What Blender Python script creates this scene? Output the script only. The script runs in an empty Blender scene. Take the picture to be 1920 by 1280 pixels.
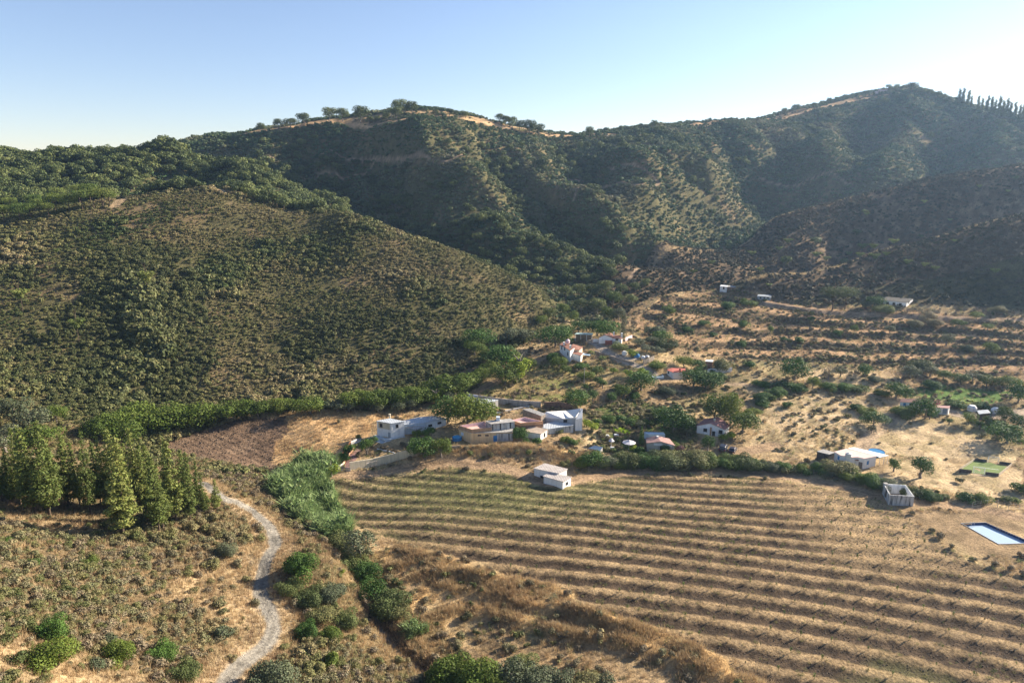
import bpy, math, random
import numpy as np
from mathutils import Matrix, Vector
R = math.radians
SC = bpy.context.scene
# ------------------------------------------------------------------ camera, light
F = 1280.0; PITCH = R(13.6); KS = 1.3; HC = 60.0*KS
cam_d = bpy.data.cameras.new('camera'); cam = bpy.data.objects.new('camera', cam_d)
SC.collection.objects.link(cam); SC.camera = cam
cam.location = (0, 0, HC); cam.rotation_euler = (R(90) - PITCH, 0, 0)
cam_d.lens = 24; cam_d.sensor_width = 36; cam_d.clip_start = .5; cam_d.clip_end = 6000
SUN_EL, SUN_AZ = R(24), R(24)            # azimuth measured from +X (right) towards +Y (away)
W = bpy.data.worlds.new('World'); SC.world = W; W.use_nodes = True
nt = W.node_tree; bg = nt.nodes['Background']; sky = nt.nodes.new('ShaderNodeTexSky')
sky.sky_type = 'NISHITA'; sky.sun_disc = False; sky.sun_elevation = SUN_EL
sky.sun_rotation = R(90) - SUN_AZ
sky.altitude = 200; sky.air_density = 1.0; sky.dust_density = .2; sky.ozone_density = 1.6
tint = nt.nodes.new('ShaderNodeMix'); tint.data_type = 'RGBA'; tint.blend_type = 'MULTIPLY'; tint.inputs[0].default_value = 1; tint.inputs[7].default_value = (1.0, .945, 1.04, 1)
nt.links.new(sky.outputs[0], tint.inputs[6]); nt.links.new(tint.outputs[2], bg.inputs[0]); bg.inputs[1].default_value = .058
sd = bpy.data.lights.new('sun', 'SUN'); sun = bpy.data.objects.new('sun', sd); SC.collection.objects.link(sun)
sd.energy = 5.0; sd.angle = R(.5); sd.color = (1, .89, .74)
sv = Vector((math.cos(SUN_EL)*math.cos(SUN_AZ), math.cos(SUN_EL)*math.sin(SUN_AZ), math.sin(SUN_EL)))
sun.rotation_euler = sv.to_track_quat('Z', 'Y').to_euler(); sun.location = (300, 200, 300)
SC.view_settings.view_transform = 'Standard'; SC.view_settings.look = 'None'
SC.view_settings.exposure = 1.62; SC.view_settings.gamma = 1.0

# ------------------------------------------------------------------ projection helpers
cp, sp = math.cos(PITCH), math.sin(PITCH)
def raydir(px, py):
    v = (640 - py)/F
    return (px - 960)/F, cp + v*sp, -sp + v*cp
def PY(px, py, Y):
    x, y, z = raydir(px, py); k = Y/y
    return (x*k, Y, HC/KS + z*k)
def PZ(px, py, Z):
    x, y, z = raydir(px, py); k = (Z - HC/KS)/z
    return (x*k, y*k, Z)
# ------------------------------------------------------------------ terrain heights
ctrl = []
for a in [(640,900,0),(1030,905,0),(1300,870,0),(1500,890,0),(1660,950,0),(1870,1000,0),(1900,1100,-.5),(1900,1270,-1.5),
          (1500,1270,-1.5),(1200,1270,-1.6),(950,1280,-2),(1100,1000,-.3),(800,1000,-.5),(1300,1130,-1),(750,1080,-1.5),
          (610,960,-2),(700,1100,-2.4),(800,1270,-2.9),(1900,900,.5),
          (640,875,0),(700,830,1.5),(900,850,1.2),(1000,830,2),(1090,800,2.5),(870,770,3.5),(1100,850,.5),(600,800,3),
          (560,780,3.6),(440,780,3),(300,830,1.5),(500,865,-.5),(1200,830,.5),(1350,830,.8),(1340,790,2),(1200,760,3),
          (1100,740,4),(1000,700,6),(950,660,7),(1000,620,9),(1270,705,5),(1400,720,4.5),(1600,740,4),(1700,760,3),
          (1850,770,3),(1900,830,1.5),(1750,830,1),(1603,870,.5),(1065,660,9),(1150,640,10.5),(1250,690,7),(1150,690,6.5),
          (1250,600,10),(1400,660,7),(1400,600,11),(1600,680,7),(1600,620,10.5),(1680,575,15),(1850,680,6.5),(1900,620,12),
          (1570,575,14.5),(1420,560,14),(1360,542,15),(1250,560,13),(1900,570,17),
          (250,780,3),(560,760,3),(800,740,4),(920,690,6),(1040,580,11),(1100,540,13)]:
    ctrl.append(PZ(*a))
for a in [(1420,530,274),(1640,480,290),(1800,440,290),(1920,410,285),(1180,520,322),(1300,470,360),(1450,415,390),(1600,375,400),
          (1750,345,402),(1920,320,400),(1500,460,342),(1700,420,352),(1850,380,352),(1400,500,312),
          (400,600,205),(400,500,235),(400,420,262),(400,360,285),(200,600,195),(200,500,222),(200,420,250),(0,700,165),
          (0,600,190),(0,500,220),(0,420,250),(200,378,275),(600,600,212),(600,500,245),(600,430,268),(640,400,278),(850,470,262),
          (800,650,200),(800,560,228),(800,500,248),(950,600,225),(950,550,243),(1000,540,250),
          (100,380,300),(100,320,340),(100,288,375),(200,282,370),(300,278,370),(0,283,380),(450,325,350),(250,330,340),(520,368,335),
          (640,388,370),(850,458,340),(1050,530,300),(550,320,440),(480,290,450),(360,268,480),(480,245,500),(620,224,500),
          (740,215,485),(785,212,480),(900,222,490),(1000,245,520),(1100,250,550),(1200,237,570),(750,300,425),(780,400,375),
          (900,430,345),(950,500,320),(930,360,395),(1050,350,425),(1000,300,455),(620,300,455),(700,350,412),(960,420,382),
          (1130,350,400),(1220,350,405),(1100,420,366),(1200,450,350),(1350,400,440),(1450,392,500),(1180,500,320),(1250,300,460),
          (1350,350,460),(1300,280,515),(1330,227,600),(1500,207,640),(1650,172,670),(1720,167,680),(1800,192,660),(1920,227,640),
          (1600,280,570),(1500,340,505),(1750,280,545),(1900,300,500),(1650,340,475),(1430,330,515),(1150,300,480),
          (300,990,96),(100,990,90),(0,980,85),(400,950,106),(100,1100,72),(0,1280,50),(150,780,150),(300,1100,80),(490,1080,89),
          (250,1280,58),(450,1270,66),(600,1180,80),(650,1270,70),(100,860,125),(0,860,120),(300,880,125),(430,925,112),(600,1050,92)]:
    ctrl.append(PY(*a))
ctrl += [(-83,330,28),(-27,310,18),(9,303,14),(-149,340,50),(-280,440,60),(-200,440,60),(-120,415,50),
         (160,430,23),(255,440,26),(330,440,36),(172,330,12),(230,324,18),(128,310,11),(120,395,14),
         (-250,620,60),(-60,600,70),(60,650,60),(200,720,80),(350,850,90),(500,800,80),(0,900,50),(-400,900,50),(700,1000,60),
         (-200,100,28),(-250,200,42),(-350,350,75),(-470,500,80),(200,120,5),(270,180,16),(300,250,42),(460,350,80),(620,600,120),
         (0,20,-4),(-60,20,20),(90,20,-2),(-130,50,28),(160,60,0)]
ctrl = np.array(ctrl)
def tps_fit(P, z, lam):
    n = len(P); d2 = ((P[:, None] - P[None])**2).sum(-1)
    K = .5*d2*np.log(d2 + 1e-9); K[np.diag_indices(n)] = 0
    A = np.zeros((n+3, n+3)); A[:n, :n] = K + lam*np.eye(n); A[:n, n] = 1; A[:n, n+1:] = P; A[n, :n] = 1; A[n+1:, :n] = P.T
    return np.linalg.solve(A, np.concatenate([z, np.zeros(3)]))
def tps_eval(P, w, Q):
    out = np.empty(len(Q)); n = len(P)
    for i in range(0, len(Q), 40000):
        q = Q[i:i+40000]
        d2 = (q[:, :1] - P[None, :, 0])**2 + (q[:, 1:2] - P[None, :, 1])**2
        out[i:i+40000] = (.5*d2*np.log(d2 + 1e-9)) @ w[:n] + w[n] + q @ w[n+1:]
    return out
S_ = 100.0
tw = tps_fit(ctrl[:, :2]/S_, ctrl[:, 2], .0006)
GX0, GX1, GY0, GY1, GS = -620, 900, 0, 1000, 2.0
gx = np.arange(GX0, GX1+1, GS); gy = np.arange(GY0, GY1+1, GS)
XX, YY = np.meshgrid(gx, gy)
HG = tps_eval(ctrl[:, :2]/S_, tw, np.stack([XX.ravel(), YY.ravel()], 1)/S_).reshape(XX.shape)
HG = np.clip(HG, -8, 200)
# value noise on numpy arrays
_rs = np.random.RandomState(7); _lat = _rs.rand(256, 256)
def vnoise(x, y):
    xi = np.floor(x).astype(int); yi = np.floor(y).astype(int); fx = x - xi; fy = y - yi
    fx = fx*fx*(3 - 2*fx); fy = fy*fy*(3 - 2*fy)
    a = _lat[yi & 255, xi & 255]; b = _lat[yi & 255, (xi+1) & 255]; c = _lat[(yi+1) & 255, xi & 255]; d = _lat[(yi+1) & 255, (xi+1) & 255]
    return (a*(1-fx) + b*fx)*(1-fy) + (c*(1-fx) + d*fx)*fy
def fbm(x, y, s, o=4, seed=0):
    x = np.asarray(x, float)/s + seed*17.3; y = np.asarray(y, float)/s + seed*9.7; t = 0; a = .5; n = 0
    for i in range(o):
        t = t + a*vnoise(x, y); n += a; a *= .5; x = x*2.03 + 5.1; y = y*1.97 + 3.3
    return t/n          # 0..1
def sstep(a, b, x):
    t = np.clip((x - a)/(b - a), 0, 1); return t*t*(3 - 2*t)
def bil(G, X, Y):
    u = np.clip((np.asarray(X, float) - GX0)/GS, 0, len(gx) - 1.001); v = np.clip((np.asarray(Y, float) - GY0)/GS, 0, len(gy) - 1.001)
    i = u.astype(int); j = v.astype(int); fu = u - i; fv = v - j
    return (G[j, i]*(1-fu) + G[j, i+1]*fu)*(1-fv) + (G[j+1, i]*(1-fu) + G[j+1, i+1]*fu)*fv
# gullies and spurs on the far hills
_hill = sstep(12, 32, HG)*sstep(300, 400, YY - 130*sstep(60, 200, XX)*(YY < 470))*(1 - .6*sstep(500, 640, YY))
_cr = np.array([PY(*a)[:2] for a in [(360,268,480),(480,245,500),(620,224,500),(740,215,485),(785,212,480),(900,222,490),(1000,245,520),(1100,250,550),(1200,237,570),(1330,227,600),(1500,207,640),(1650,172,670),(1720,167,680),(1800,192,660),(1920,227,640)]])
_dc = np.full(XX.shape, 1e9)
for (ax, ay), (bx, by) in zip(_cr[:-1], _cr[1:]):
    k_ = np.clip(((XX-ax)*(bx-ax) + (YY-ay)*(by-ay))/((bx-ax)**2 + (by-ay)**2), 0, 1); _dc = np.minimum(_dc, np.hypot(XX-ax-k_*(bx-ax), YY-ay-k_*(by-ay)))
_hill = _hill*(1 - .93*np.exp(-(_dc/26)**2))
_rg = np.abs(fbm(XX + .35*YY, YY*.45, 46, 3, 3)*2 - 1)
HG = HG + _hill*(-7*(1 - sstep(0, .35, _rg)) + 2) + _hill*(fbm(XX, YY, 20, 3, 5) - .5)*5
_lh = sstep(6, 20, HG)*(1 - _hill)*sstep(150, 190, YY)
HG = HG + _lh*((fbm(XX, YY, 30, 3, 9) - .5)*2.6)
def _poly_add(pts, amp, w, u0):
    global HG
    P = np.array([(h[0]/KS, h[1]/KS) for h in (hit(a, b, fn=lambda X, Y: KS*bil(_HG0, np.asarray(X)/KS, np.asarray(Y)/KS), y0=u0) for a, b in pts) if h is not None])
    D = np.full(XX.shape, 1e9)
    for (ax, ay), (bx, by) in zip(P[:-1], P[1:]):
        k_ = np.clip(((XX-ax)*(bx-ax) + (YY-ay)*(by-ay))/((bx-ax)**2 + (by-ay)**2 + 1e-9), 0, 1); D = np.minimum(D, np.hypot(XX-ax-k_*(bx-ax), YY-ay-k_*(by-ay)))
    HG = HG + amp*np.exp(-np.abs(D/w)**1.5)*(1 - .9*np.exp(-(_dc/22)**2))*np.where(XX > 90 + (YY-400)*.0, sstep(415, 450, YY), 1)
def hit(px, py, fn=None, y0=45., y1=1200., step=.5):
    fn = fn or H0; x, y, z = raydir(px, py)
    Y = np.arange(y0, y1, step); k = Y/y; d = (HC + z*k) - fn(x*k, Y)
    s = np.where(d <= 0)[0]
    if len(s) == 0: return None
    i = max(s[0], 1); t = d[i-1]/(d[i-1] - d[i] + 1e-9); Yh = Y[i-1] + t*step; k = Yh/y
    return (x*k, Yh, float(HC + z*k))
_HG0 = HG.copy()
for L_ in ([(1140,300),(1215,322),(1245,347),(1300,370),(1400,400),(1455,408)], [(1250,300),(1330,325),(1400,358),(1470,393)], [(1000,290),(1060,330),(1095,370),(1150,400),(1180,430)],
           [(780,240),(800,300),(880,350),(930,400),(1000,440)], [(720,245),(640,300),(600,310)], [(930,450),(980,480),(1060,500)], [(1720,185),(1700,240),(1680,290),(1650,322)], [(1560,230),(1540,290),(1560,340)], [(1860,230),(1870,290)]):
    _poly_add(L_, 8.5, 15, 440 if L_[0][0] < 1450 else 580)
for L_ in ([(1100,300),(1150,360),(1190,400),(1195,460),(1185,500)], [(1290,335),(1340,375),(1430,412)], [(900,290),(960,350),(1020,420),(1090,470)], [(660,285),(720,335),(760,400),(840,450)], [(1450,250),(1480,300),(1500,360)], [(1630,230),(1610,300),(1590,340)], [(1800,230),(1780,300),(1740,335)],
           [(560,290),(600,340),(640,375)], [(1050,270),(1040,300),(1100,345)]):
    _poly_add(L_, -9, 13, 440 if L_[0][0] < 1450 else 580)
for L_ in ([(1420,530,276),(1500,507,282),(1640,481,291),(1800,441,291),(1920,411,286),(2100,380,284)], [(1180,521,322),(1300,471,360),(1450,416,390),(1600,376,400),(1750,346,402),(1920,321,400),(2050,300,398)]):
    P = np.array([PY(*a)[:2] for a in L_]); D = np.full(XX.shape, 1e9)
    for (ax, ay), (bx, by) in zip(P[:-1], P[1:]):
        k_ = np.clip(((XX-ax)*(bx-ax) + (YY-ay)*(by-ay))/((bx-ax)**2 + (by-ay)**2), 0, 1); D = np.minimum(D, np.hypot(XX-ax-k_*(bx-ax), YY-ay-k_*(by-ay)))
    HG = HG + 2.2*(np.exp(-(D/9)**2) - np.exp(-(D/26)**2)*.35)
def H0(X, Y): return KS*bil(HG, np.asarray(X, float)/KS, np.asarray(Y, float)/KS)

# ------------------------------------------------------------------ world-space outlines
def W2(pts, y0=45., y1=1200.):
    out = []
    for p in pts:
        h = hit(p[0], p[1], y0=y0, y1=y1)
        if h is None: continue
        out.append((h[0], h[1]))
    return np.array(out)
def inpoly(X, Y, P):
    ins = np.zeros(X.shape, bool); n = len(P); j = n - 1
    bb = (X > P[:, 0].min()) & (X < P[:, 0].max()) & (Y > P[:, 1].min()) & (Y < P[:, 1].max())
    x = X[bb]; y = Y[bb]; r = np.zeros(x.shape, bool)
    for i in range(n):
        xi, yi = P[i]; xj, yj = P[j]
        c = ((yi > y) != (yj > y)) & (x < (xj - xi)*(y - yi)/(yj - yi + 1e-12) + xi)
        r ^= c; j = i
    ins[bb] = r
    return ins
def dline(X, Y, P, far=1e3, pad=12):
    """distance to a polyline and position along it (0..1 by segment count)"""
    D = np.full(X.shape, far); T = np.zeros(X.shape)
    bb = (X > P[:, 0].min()-pad) & (X < P[:, 0].max()+pad) & (Y > P[:, 1].min()-pad) & (Y < P[:, 1].max()+pad)
    if not bb.any(): return D, T
    x = X[bb]; y = Y[bb]; d = np.full(x.shape, far); t = np.zeros(x.shape)
    for i in range(len(P)-1):
        ax, ay = P[i]; bx, by = P[i+1]; ux, uy = bx-ax, by-ay; L = ux*ux+uy*uy + 1e-9
        k = np.clip(((x-ax)*ux + (y-ay)*uy)/L, 0, 1); dd = np.hypot(x-ax-k*ux, y-ay-k*uy)
        m = dd < d; d[m] = dd[m]; t[m] = (i + k[m])/(len(P)-1)
    D[bb] = d; T[bb] = t
    return D, T
def smooth(P, n=6):
    P = np.asarray(P, float); out = []
    for i in range(len(P)-1):
        p0 = P[max(i-1, 0)]; p1 = P[i]; p2 = P[i+1]; p3 = P[min(i+2, len(P)-1)]
        for k in range(n):
            t = k/n; out.append(.5*((2*p1) + (-p0+p2)*t + (2*p0-5*p1+4*p2-p3)*t*t + (-p0+3*p1-3*p2+p3)*t**3))
    out.append(P[-1]); return np.array(out)
Zfield = W2([(605,905),(640,897),(700,893),(850,880),(950,888),(990,905),(1090,905),(1200,890),(1400,894),(1560,915),(1640,933),(1720,985),
             (1790,1040),(1920,1090),(2150,1150),(2200,1420),(1560,1400),(1360,1262),(1200,1190),(1050,1110),(900,1060),(770,1025),(665,985),(625,935)])
Zhill = W2([(-300,450),(0,422),(100,402),(215,388),(400,362),(500,372),(640,410),(850,482),(1000,556),(1040,580),(1000,615),(930,655),(890,692),
            (850,722),(700,742),(560,748),(420,757),(250,785),(100,800),(-300,800)], y0=170, y1=420)
Zvalley = W2([(285,835),(440,778),(560,768),(700,768),(870,742),(935,690),(955,655),(1000,640),(1060,600),(1170,595),(1200,565),(1340,540),(1420,552),
              (1560,574),(1700,570),(1920,580),(2100,600),(2300,660),(2400,1450),(1300,1450),(1000,1300),(830,1200),(700,1040),(600,900),(500,880),(420,870)])
Zploughed = W2([(285,832),(330,815),(440,790),(535,778),(540,800),(515,830),(520,870),(500,885),(440,878),(390,872),(330,855)])
Zmeadow = W2([(540,775),(620,768),(700,772),(810,775),(850,770),(870,760),(700,790),(700,815),(660,825),(640,860),(600,870),(520,868),(510,835),(530,800)])
Zterr = W2([(1180,603),(1240,558),(1350,542),(1440,556),(1560,577),(1700,578),(1920,600),(2300,610),(2300,720),(1920,705),(1700,690),(1500,680),(1380,668),(1280,655),(1200,622)])
Zgreenfield = W2([(1725,725),(1780,722),(1890,735),(1905,750),(1850,757),(1790,752),(1720,745)])
Zlight = [W2(p) for p in ([(1630,905),(1700,862),(1760,858),(1800,880),(1920,880),(1920,940),(1800,925),(1700,905)],
                          [(1610,780),(1700,770),(1790,800),(1880,830),(1920,850),(1900,870),(1790,860),(1690,855),(1620,840)],
                          [(1490,705),(1560,690),(1640,700),(1690,715),(1700,760),(1660,770),(1640,745),(1570,725)],
                          [(1440,745),(1560,735),(1640,760),(1610,800),(1580,840),(1480,850),(1400,840),(1420,790)],
                          [(960,650),(1015,640),(1030,650),(1000,665),(950,668)],
                          [(1060,600),(1105,597),(1120,606),(1090,615),(1058,612)],
                          [(1090,835),(1100,790),(1130,780),(1125,820),(1105,850)])]
Zgrassyslope = W2([(880,745),(960,700),(1020,680),(1080,690),(1120,720),(1090,760),(1020,752)])
Zgarden = W2([(1095,770),(1180,745),(1260,765),(1310,800),(1300,840),(1260,850),(1120,848),(1105,810)])
Zreed = W2([(505,885),(560,868),(620,872),(625,890),(600,900),(625,940),(655,990),(650,1008),(610,1005),(560,975),(520,935),(500,910)])
Zforeg = W2([(-200,960),(0,965),(150,985),(300,1000),(420,965),(465,1010),(478,1080),(482,1150),(470,1200),(400,1290),(-200,1400)])
ROADS = []
def road(pts, w, col, jit=0, y0=45., y1=1200.): ROADS.append((smooth(W2(pts, y0, y1)), w, col, jit))
road([(380,905),(415,932),(447,942),(485,967),(508,995),(516,1020),(500,1050),(492,1080),(490,1120),(508,1150),(512,1178),(500,1205),(465,1235),(430,1270),(405,1330)], 1.25, (.24,.22,.185), 1)
road([(620,892),(700,888),(760,878),(830,868),(900,872),(960,884),(1010,902),(1050,905),(1110,893),(1200,884),(1300,882),(1420,887),(1520,900),(1600,918),(1680,938),(1760,945),(1850,955),(1960,980)], 2.0, (.36,.25,.15), 0)
road([(1300,862),(1340,852),(1400,845),(1450,835)], 2.2, (.36,.25,.15), 0)
road([(1625,850),(1620,830),(1660,795),(1690,775),(1700,755),(1650,742),(1600,735)], 1.8, (.42,.31,.2), 0)
road([(1700,765),(1760,770),(1840,780),(1960,768)], 2.2, (.38,.3,.22), 0)
road([(1085,632),(1110,640),(1130,655),(1160,672),(1200,688),(1225,700)], 1.5, (.4,.33,.26), 0)
road([(1190,672),(1150,664),(1110,642)], 1.2, (.42,.35,.28), 0)
road([(1200,712),(1300,715),(1400,722),(1500,735)], 1.3, (.4,.29,.18), 0)
road([(800,760),(880,740),(960,700),(1010,675)], 1.6, (.36,.25,.15), 0)
FT = (.32,.23,.15)
for pts in ([(505,292),(640,295),(720,300),(830,303),(900,305)], [(1025,330),(1120,335),(1235,342)], [(1235,343),(1190,347),(1120,360),(1075,375)], [(1420,332),(1520,336),(1600,345)],
            [(560,330),(620,322),(700,312)], [(1180,524),(1230,505),(1290,520)]):
    road(pts, .9, FT, 0, 380)
road([(1430,568),(1560,585),(1700,592),(1920,600)], 1.6, FT, 0, 200)
road([(215,388),(290,362),(350,352),(420,362)], 2.5, (.4,.29,.17), 0, 250)
CREST = [smooth(W2(p, 500)) for p in ([(460,252),(560,236),(640,228),(740,226),(800,218),(900,228),(1000,250)], [(1020,252),(1100,253),(1150,252)], [(1300,236),(1400,224),(1500,212),(1600,190),(1660,178)])]
SPURC = [smooth(np.array([np.array(PY(*a)[:2])*KS for a in L])) for L in ([(1360,545,277),(1420,530,276),(1500,507,282),(1640,481,291),(1800,441,291),(1920,411,286),(2100,380,284)],
         [(1180,521,322),(1300,471,360),(1450,416,390),(1600,376,400),(1750,346,402),(1920,321,400),(2050,300,398)])]
DITCH = smooth(W2([(600,940),(640,1020),(680,1090),(700,1140),(740,1200),(800,1255),(850,1300)]))
BANKS = [(smooth(W2(p)), h, w) for p, h, w in (
    ([(720,1040),(760,1036),(830,1052),(900,1085)], .6, 1.6), ([(730,1065),(780,1055),(860,1078),(960,1092),(1060,1118)], .65, 1.6),
    ([(745,1095),(800,1080),(900,1095),(1000,1120),(1100,1160),(1180,1190)], .8, 1.7), ([(770,1130),(830,1108),(930,1122),(1050,1150),(1180,1178),(1280,1215),(1350,1250)], .85, 1.8),
    ([(800,1165),(880,1145),(980,1165),(1080,1195),(1200,1215),(1320,1260),(1420,1290)], .8, 1.8),
    ([(770,858),(850,852),(930,846),(1000,848),(1060,856),(1110,862)], 1.7, 3.0))]
PONDC = [hit(*p) for p in ((1803,981),(1848,979),(1935,1018),(1872,1021))]
PCX = sum(c[0] for c in PONDC)/4; PCY = sum(c[1] for c in PONDC)/4; PCZ = sum(c[2] for c in PONDC)/4
# rows of the young orchard: row number as a smooth function of place
_rows = {-2:[(800,894),(1500,966)], -1:[(709,914),(823,926),(1080,947),(1500,980)], 0:[(674,929),(846,942),(1080,959),(1500,997),(1850,1030)], 1:[(686,945),(846,954),(1080,972),(1500,1014),(1920,1067)],
         2:[(686,961),(869,976),(1080,989),(1500,1030),(1920,1099)], 3:[(686,979),(846,988),(1080,1006),(1500,1054),(1920,1123)],
         4:[(709,995),(869,1004),(984,1016),(1080,1026),(1500,1079),(1920,1150)], 5:[(755,1016),(915,1030),(1080,1046),(1500,1107),(1920,1179)],
         6:[(1080,1070),(1500,1135),(1920,1208)], 7:[(1080,1097),(1500,1166),(1920,1245)], 8:[(1126,1133),(1300,1165),(1500,1199)], 9:[(1250,1180),(1500,1235)]}
_A = []; _b = []
def _mono(X, Y):
    x = X/60; y = (Y - 130)/40
    return np.stack([np.ones_like(x), x, y, x*x, x*y, y*y, x*x*y], -1)
for k_, ps in _rows.items():
    for p in ps:
        h = hit(*p); _A.append(_mono(np.array(h[0]), np.array(h[1]))); _b.append(k_)
_rc = np.linalg.lstsq(np.array(_A), np.array(_b, float), rcond=None)[0]
def rown(X, Y): return _mono(X, Y) @ _rc

def terr_fr(X, Y, Z):
    zt = (Z - .004*X + fbm(X, Y, 34, 2, 4)*2.2)/2.0; return zt - np.floor(zt)
def Hf(X, Y):
    X = np.atleast_1d(np.asarray(X, float)); Y = np.atleast_1d(np.asarray(Y, float))
    Z = H0(X, Y)
    near = sstep(420, 300, Y)
    Z = Z + near*((fbm(X, Y, 7, 3, 21) - .5)*.9)*(1 - .75*inpoly(X, Y, Zfield)) + sstep(280, 420, Y)*(fbm(X, Y, 9, 3, 22) - .5)*2.2
    f = inpoly(X, Y, Zfield)
    Z = Z + f*(.2*np.cos(2*np.pi*rown(X, Y)) )
    t = inpoly(X, Y, Zterr); fr = terr_fr(X, Y, Z)
    Z = Z + t*(2.0*(sstep(.62, .95, fr) - fr))*.9
    d, _ = dline(X, Y, DITCH); Z = Z - 1.7*np.exp(-(d/1.6)**2)
    for P, h, w in BANKS:
        d, _ = dline(X, Y, P); Z = Z + h*np.exp(-(d/w)**2)*(.7 + .6*fbm(X, Y, 6, 2, 31))
    d, _ = dline(X, Y, ROADS[0][0]); Z = Z + .0*d
    # levelled pad and bank round the irrigation pool
    dp = np.hypot((X - PCX)*.8, Y - PCY); k = sstep(15, 8.5, dp); Z = Z*(1-k) + (PCZ + .02)*k
    return Z
def hitf(px, py, y0=45., y1=1200.):
    return hit(px, py, fn=lambda X, Y: Hf(X, Y), y0=y0, y1=y1, step=.7)

def mixc(C, col, m):
    m = np.clip(m, 0, 1)[..., None]; return C*(1-m) + np.asarray(col)*m
def ground_color(X, Y, Z):
    wx = X + (fbm(X, Y, 6, 3, 41) - .5)*5; wy = Y + (fbm(X, Y, 6, 3, 42) - .5)*5
    n1 = fbm(X, Y, 18, 4, 43); n2 = fbm(X, Y, 4, 3, 44); n3 = fbm(X, Y, 1.3, 2, 45)
    C = np.zeros(X.shape + (3,)) + np.array((.10, .09, .042))         # scrub soil
    C = mixc(C, (.22, .155, .085), sstep(.56, .75, n1)*.7)
    C = mixc(C, (.08, .075, .035), sstep(.5, .3, n2)*.6)
    fo = inpoly(wx, wy, Zforeg)
    C = np.where(fo[..., None], mixc(np.zeros_like(C) + np.array((.165, .12, .065)), (.40, .295, .17), sstep(.47, .62, n1)*.9), C)
    va = inpoly(wx, wy, Zvalley)
    Cv = mixc(np.zeros_like(C) + np.array((.31, .22, .125)), (.45, .33, .18), sstep(.45, .65, n1))
    Cv = mixc(Cv, (.17, .12, .065), sstep(.52, .3, n2)*.55)
    Cv = mixc(Cv, (.17, .17, .07), sstep(.55, .7, fbm(X, Y, 26, 3, 48))*.5)
    C = np.where(va[..., None], Cv, C)
    C = np.where(inpoly(wx, wy, Zgrassyslope)[..., None], mixc(np.zeros_like(C) + np.array((.30, .23, .11)), (.17, .17, .06), sstep(.45, .6, n2)), C)
    C = np.where(inpoly(wx, wy, Zgarden)[..., None], mixc(np.zeros_like(C) + np.array((.14, .12, .06)), (.10, .13, .04), sstep(.4, .6, n2)), C)
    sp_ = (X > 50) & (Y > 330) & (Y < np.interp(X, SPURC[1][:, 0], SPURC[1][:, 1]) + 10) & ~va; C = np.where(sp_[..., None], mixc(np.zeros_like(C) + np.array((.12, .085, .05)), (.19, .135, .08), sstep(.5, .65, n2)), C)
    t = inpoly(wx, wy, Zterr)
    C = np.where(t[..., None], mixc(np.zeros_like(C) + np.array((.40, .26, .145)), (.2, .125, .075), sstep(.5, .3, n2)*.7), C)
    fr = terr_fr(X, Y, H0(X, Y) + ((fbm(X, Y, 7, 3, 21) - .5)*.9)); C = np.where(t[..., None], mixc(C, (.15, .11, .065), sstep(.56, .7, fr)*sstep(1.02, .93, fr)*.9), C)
    C = np.where(inpoly(wx, wy, Zmeadow)[..., None], mixc(np.zeros_like(C) + np.array((.52, .34, .17)), (.34, .21, .10), sstep(.55, .4, n2)), C)
    C = np.where(inpoly(wx, wy, Zploughed)[..., None], mixc(np.zeros_like(C) + np.array((.18, .12, .078)), (.27, .185, .12), sstep(.5, .6, n2)*.7), C)
    pf = inpoly(wx, wy, Zploughed); fur = .5 + .5*np.sin((X*.55 + Y*.9 + 1.5*fbm(X, Y, 14, 2, 83))*2*np.pi/2.4); C = np.where(pf[..., None], mixc(C, (.09, .062, .042), fur*.75), C)
    for P in Zlight:
        C = np.where(inpoly(wx, wy, P)[..., None], mixc(np.zeros_like(C) + np.array((.50, .375, .22)), (.32, .25, .13), sstep(.5, .36, n2)*.8), C)
    C = np.where(inpoly(wx, wy, Zgreenfield)[..., None], np.array((.12, .19, .05)), C)
    f = inpoly(wx, wy, Zfield)
    r = rown(X, Y); ph = r - np.round(r)                               # 0 on the grass strip
    strip = sstep(.29, .1, np.abs(ph - .03) + (n3 - .5)*.2)*(.55 + .5*n1)
    patch = fbm(X, Y, 22, 3, 47)
    soil = mixc(np.zeros_like(C) + np.array((.088, .063, .042)), (.05, .037, .026), sstep(.45, .6, n3))
    soil = mixc(soil, (.13, .125, .055), sstep(.56, .7, patch)*.5)
    gr = mixc(np.zeros_like(C) + np.array((.42, .30, .165)), (.31, .22, .12), sstep(.4, .6, n3))
    hs = W2([(905,905),(1060,945)]); c0 = hs[0]
    gy = np.exp(-(((X - c0[0] - 0)/34)**2 + ((Y - c0[1] + 3)/15)**2))
    gr = mixc(gr, (.27, .25, .11), np.clip(gy*.9 + sstep(.6, .8, patch)*.2, 0, .8))
    soil = mixc(soil, (.14, .14, .06), gy*.6)
    tr = np.clip(sstep(62, 78, X)*sstep(118, 135, Y), 0, 1)
    strip = np.maximum(strip, tr*.85)
    Cf = soil*(1-strip[..., None]) + gr*strip[..., None]
    C = np.where(f[..., None], Cf, C)
    for P, h, w in BANKS[:5]:
        d, _ = dline(X, Y, P); C = mixc(C, (.42, .27, .12), sstep(3, .5, d)*.8)
    d, _ = dline(X, Y, BANKS[5][0]); C = mixc(C, (.5, .33, .17), sstep(4, 1, d))
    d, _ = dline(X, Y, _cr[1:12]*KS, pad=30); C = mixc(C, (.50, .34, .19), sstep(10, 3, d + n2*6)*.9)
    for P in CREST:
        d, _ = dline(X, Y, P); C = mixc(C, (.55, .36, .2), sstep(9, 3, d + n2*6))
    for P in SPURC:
        d, _ = dline(X, Y, P, pad=20); C = mixc(C, (.44, .32, .18), sstep(4, .5, d + (n2 - .5)*7)*.5)
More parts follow.
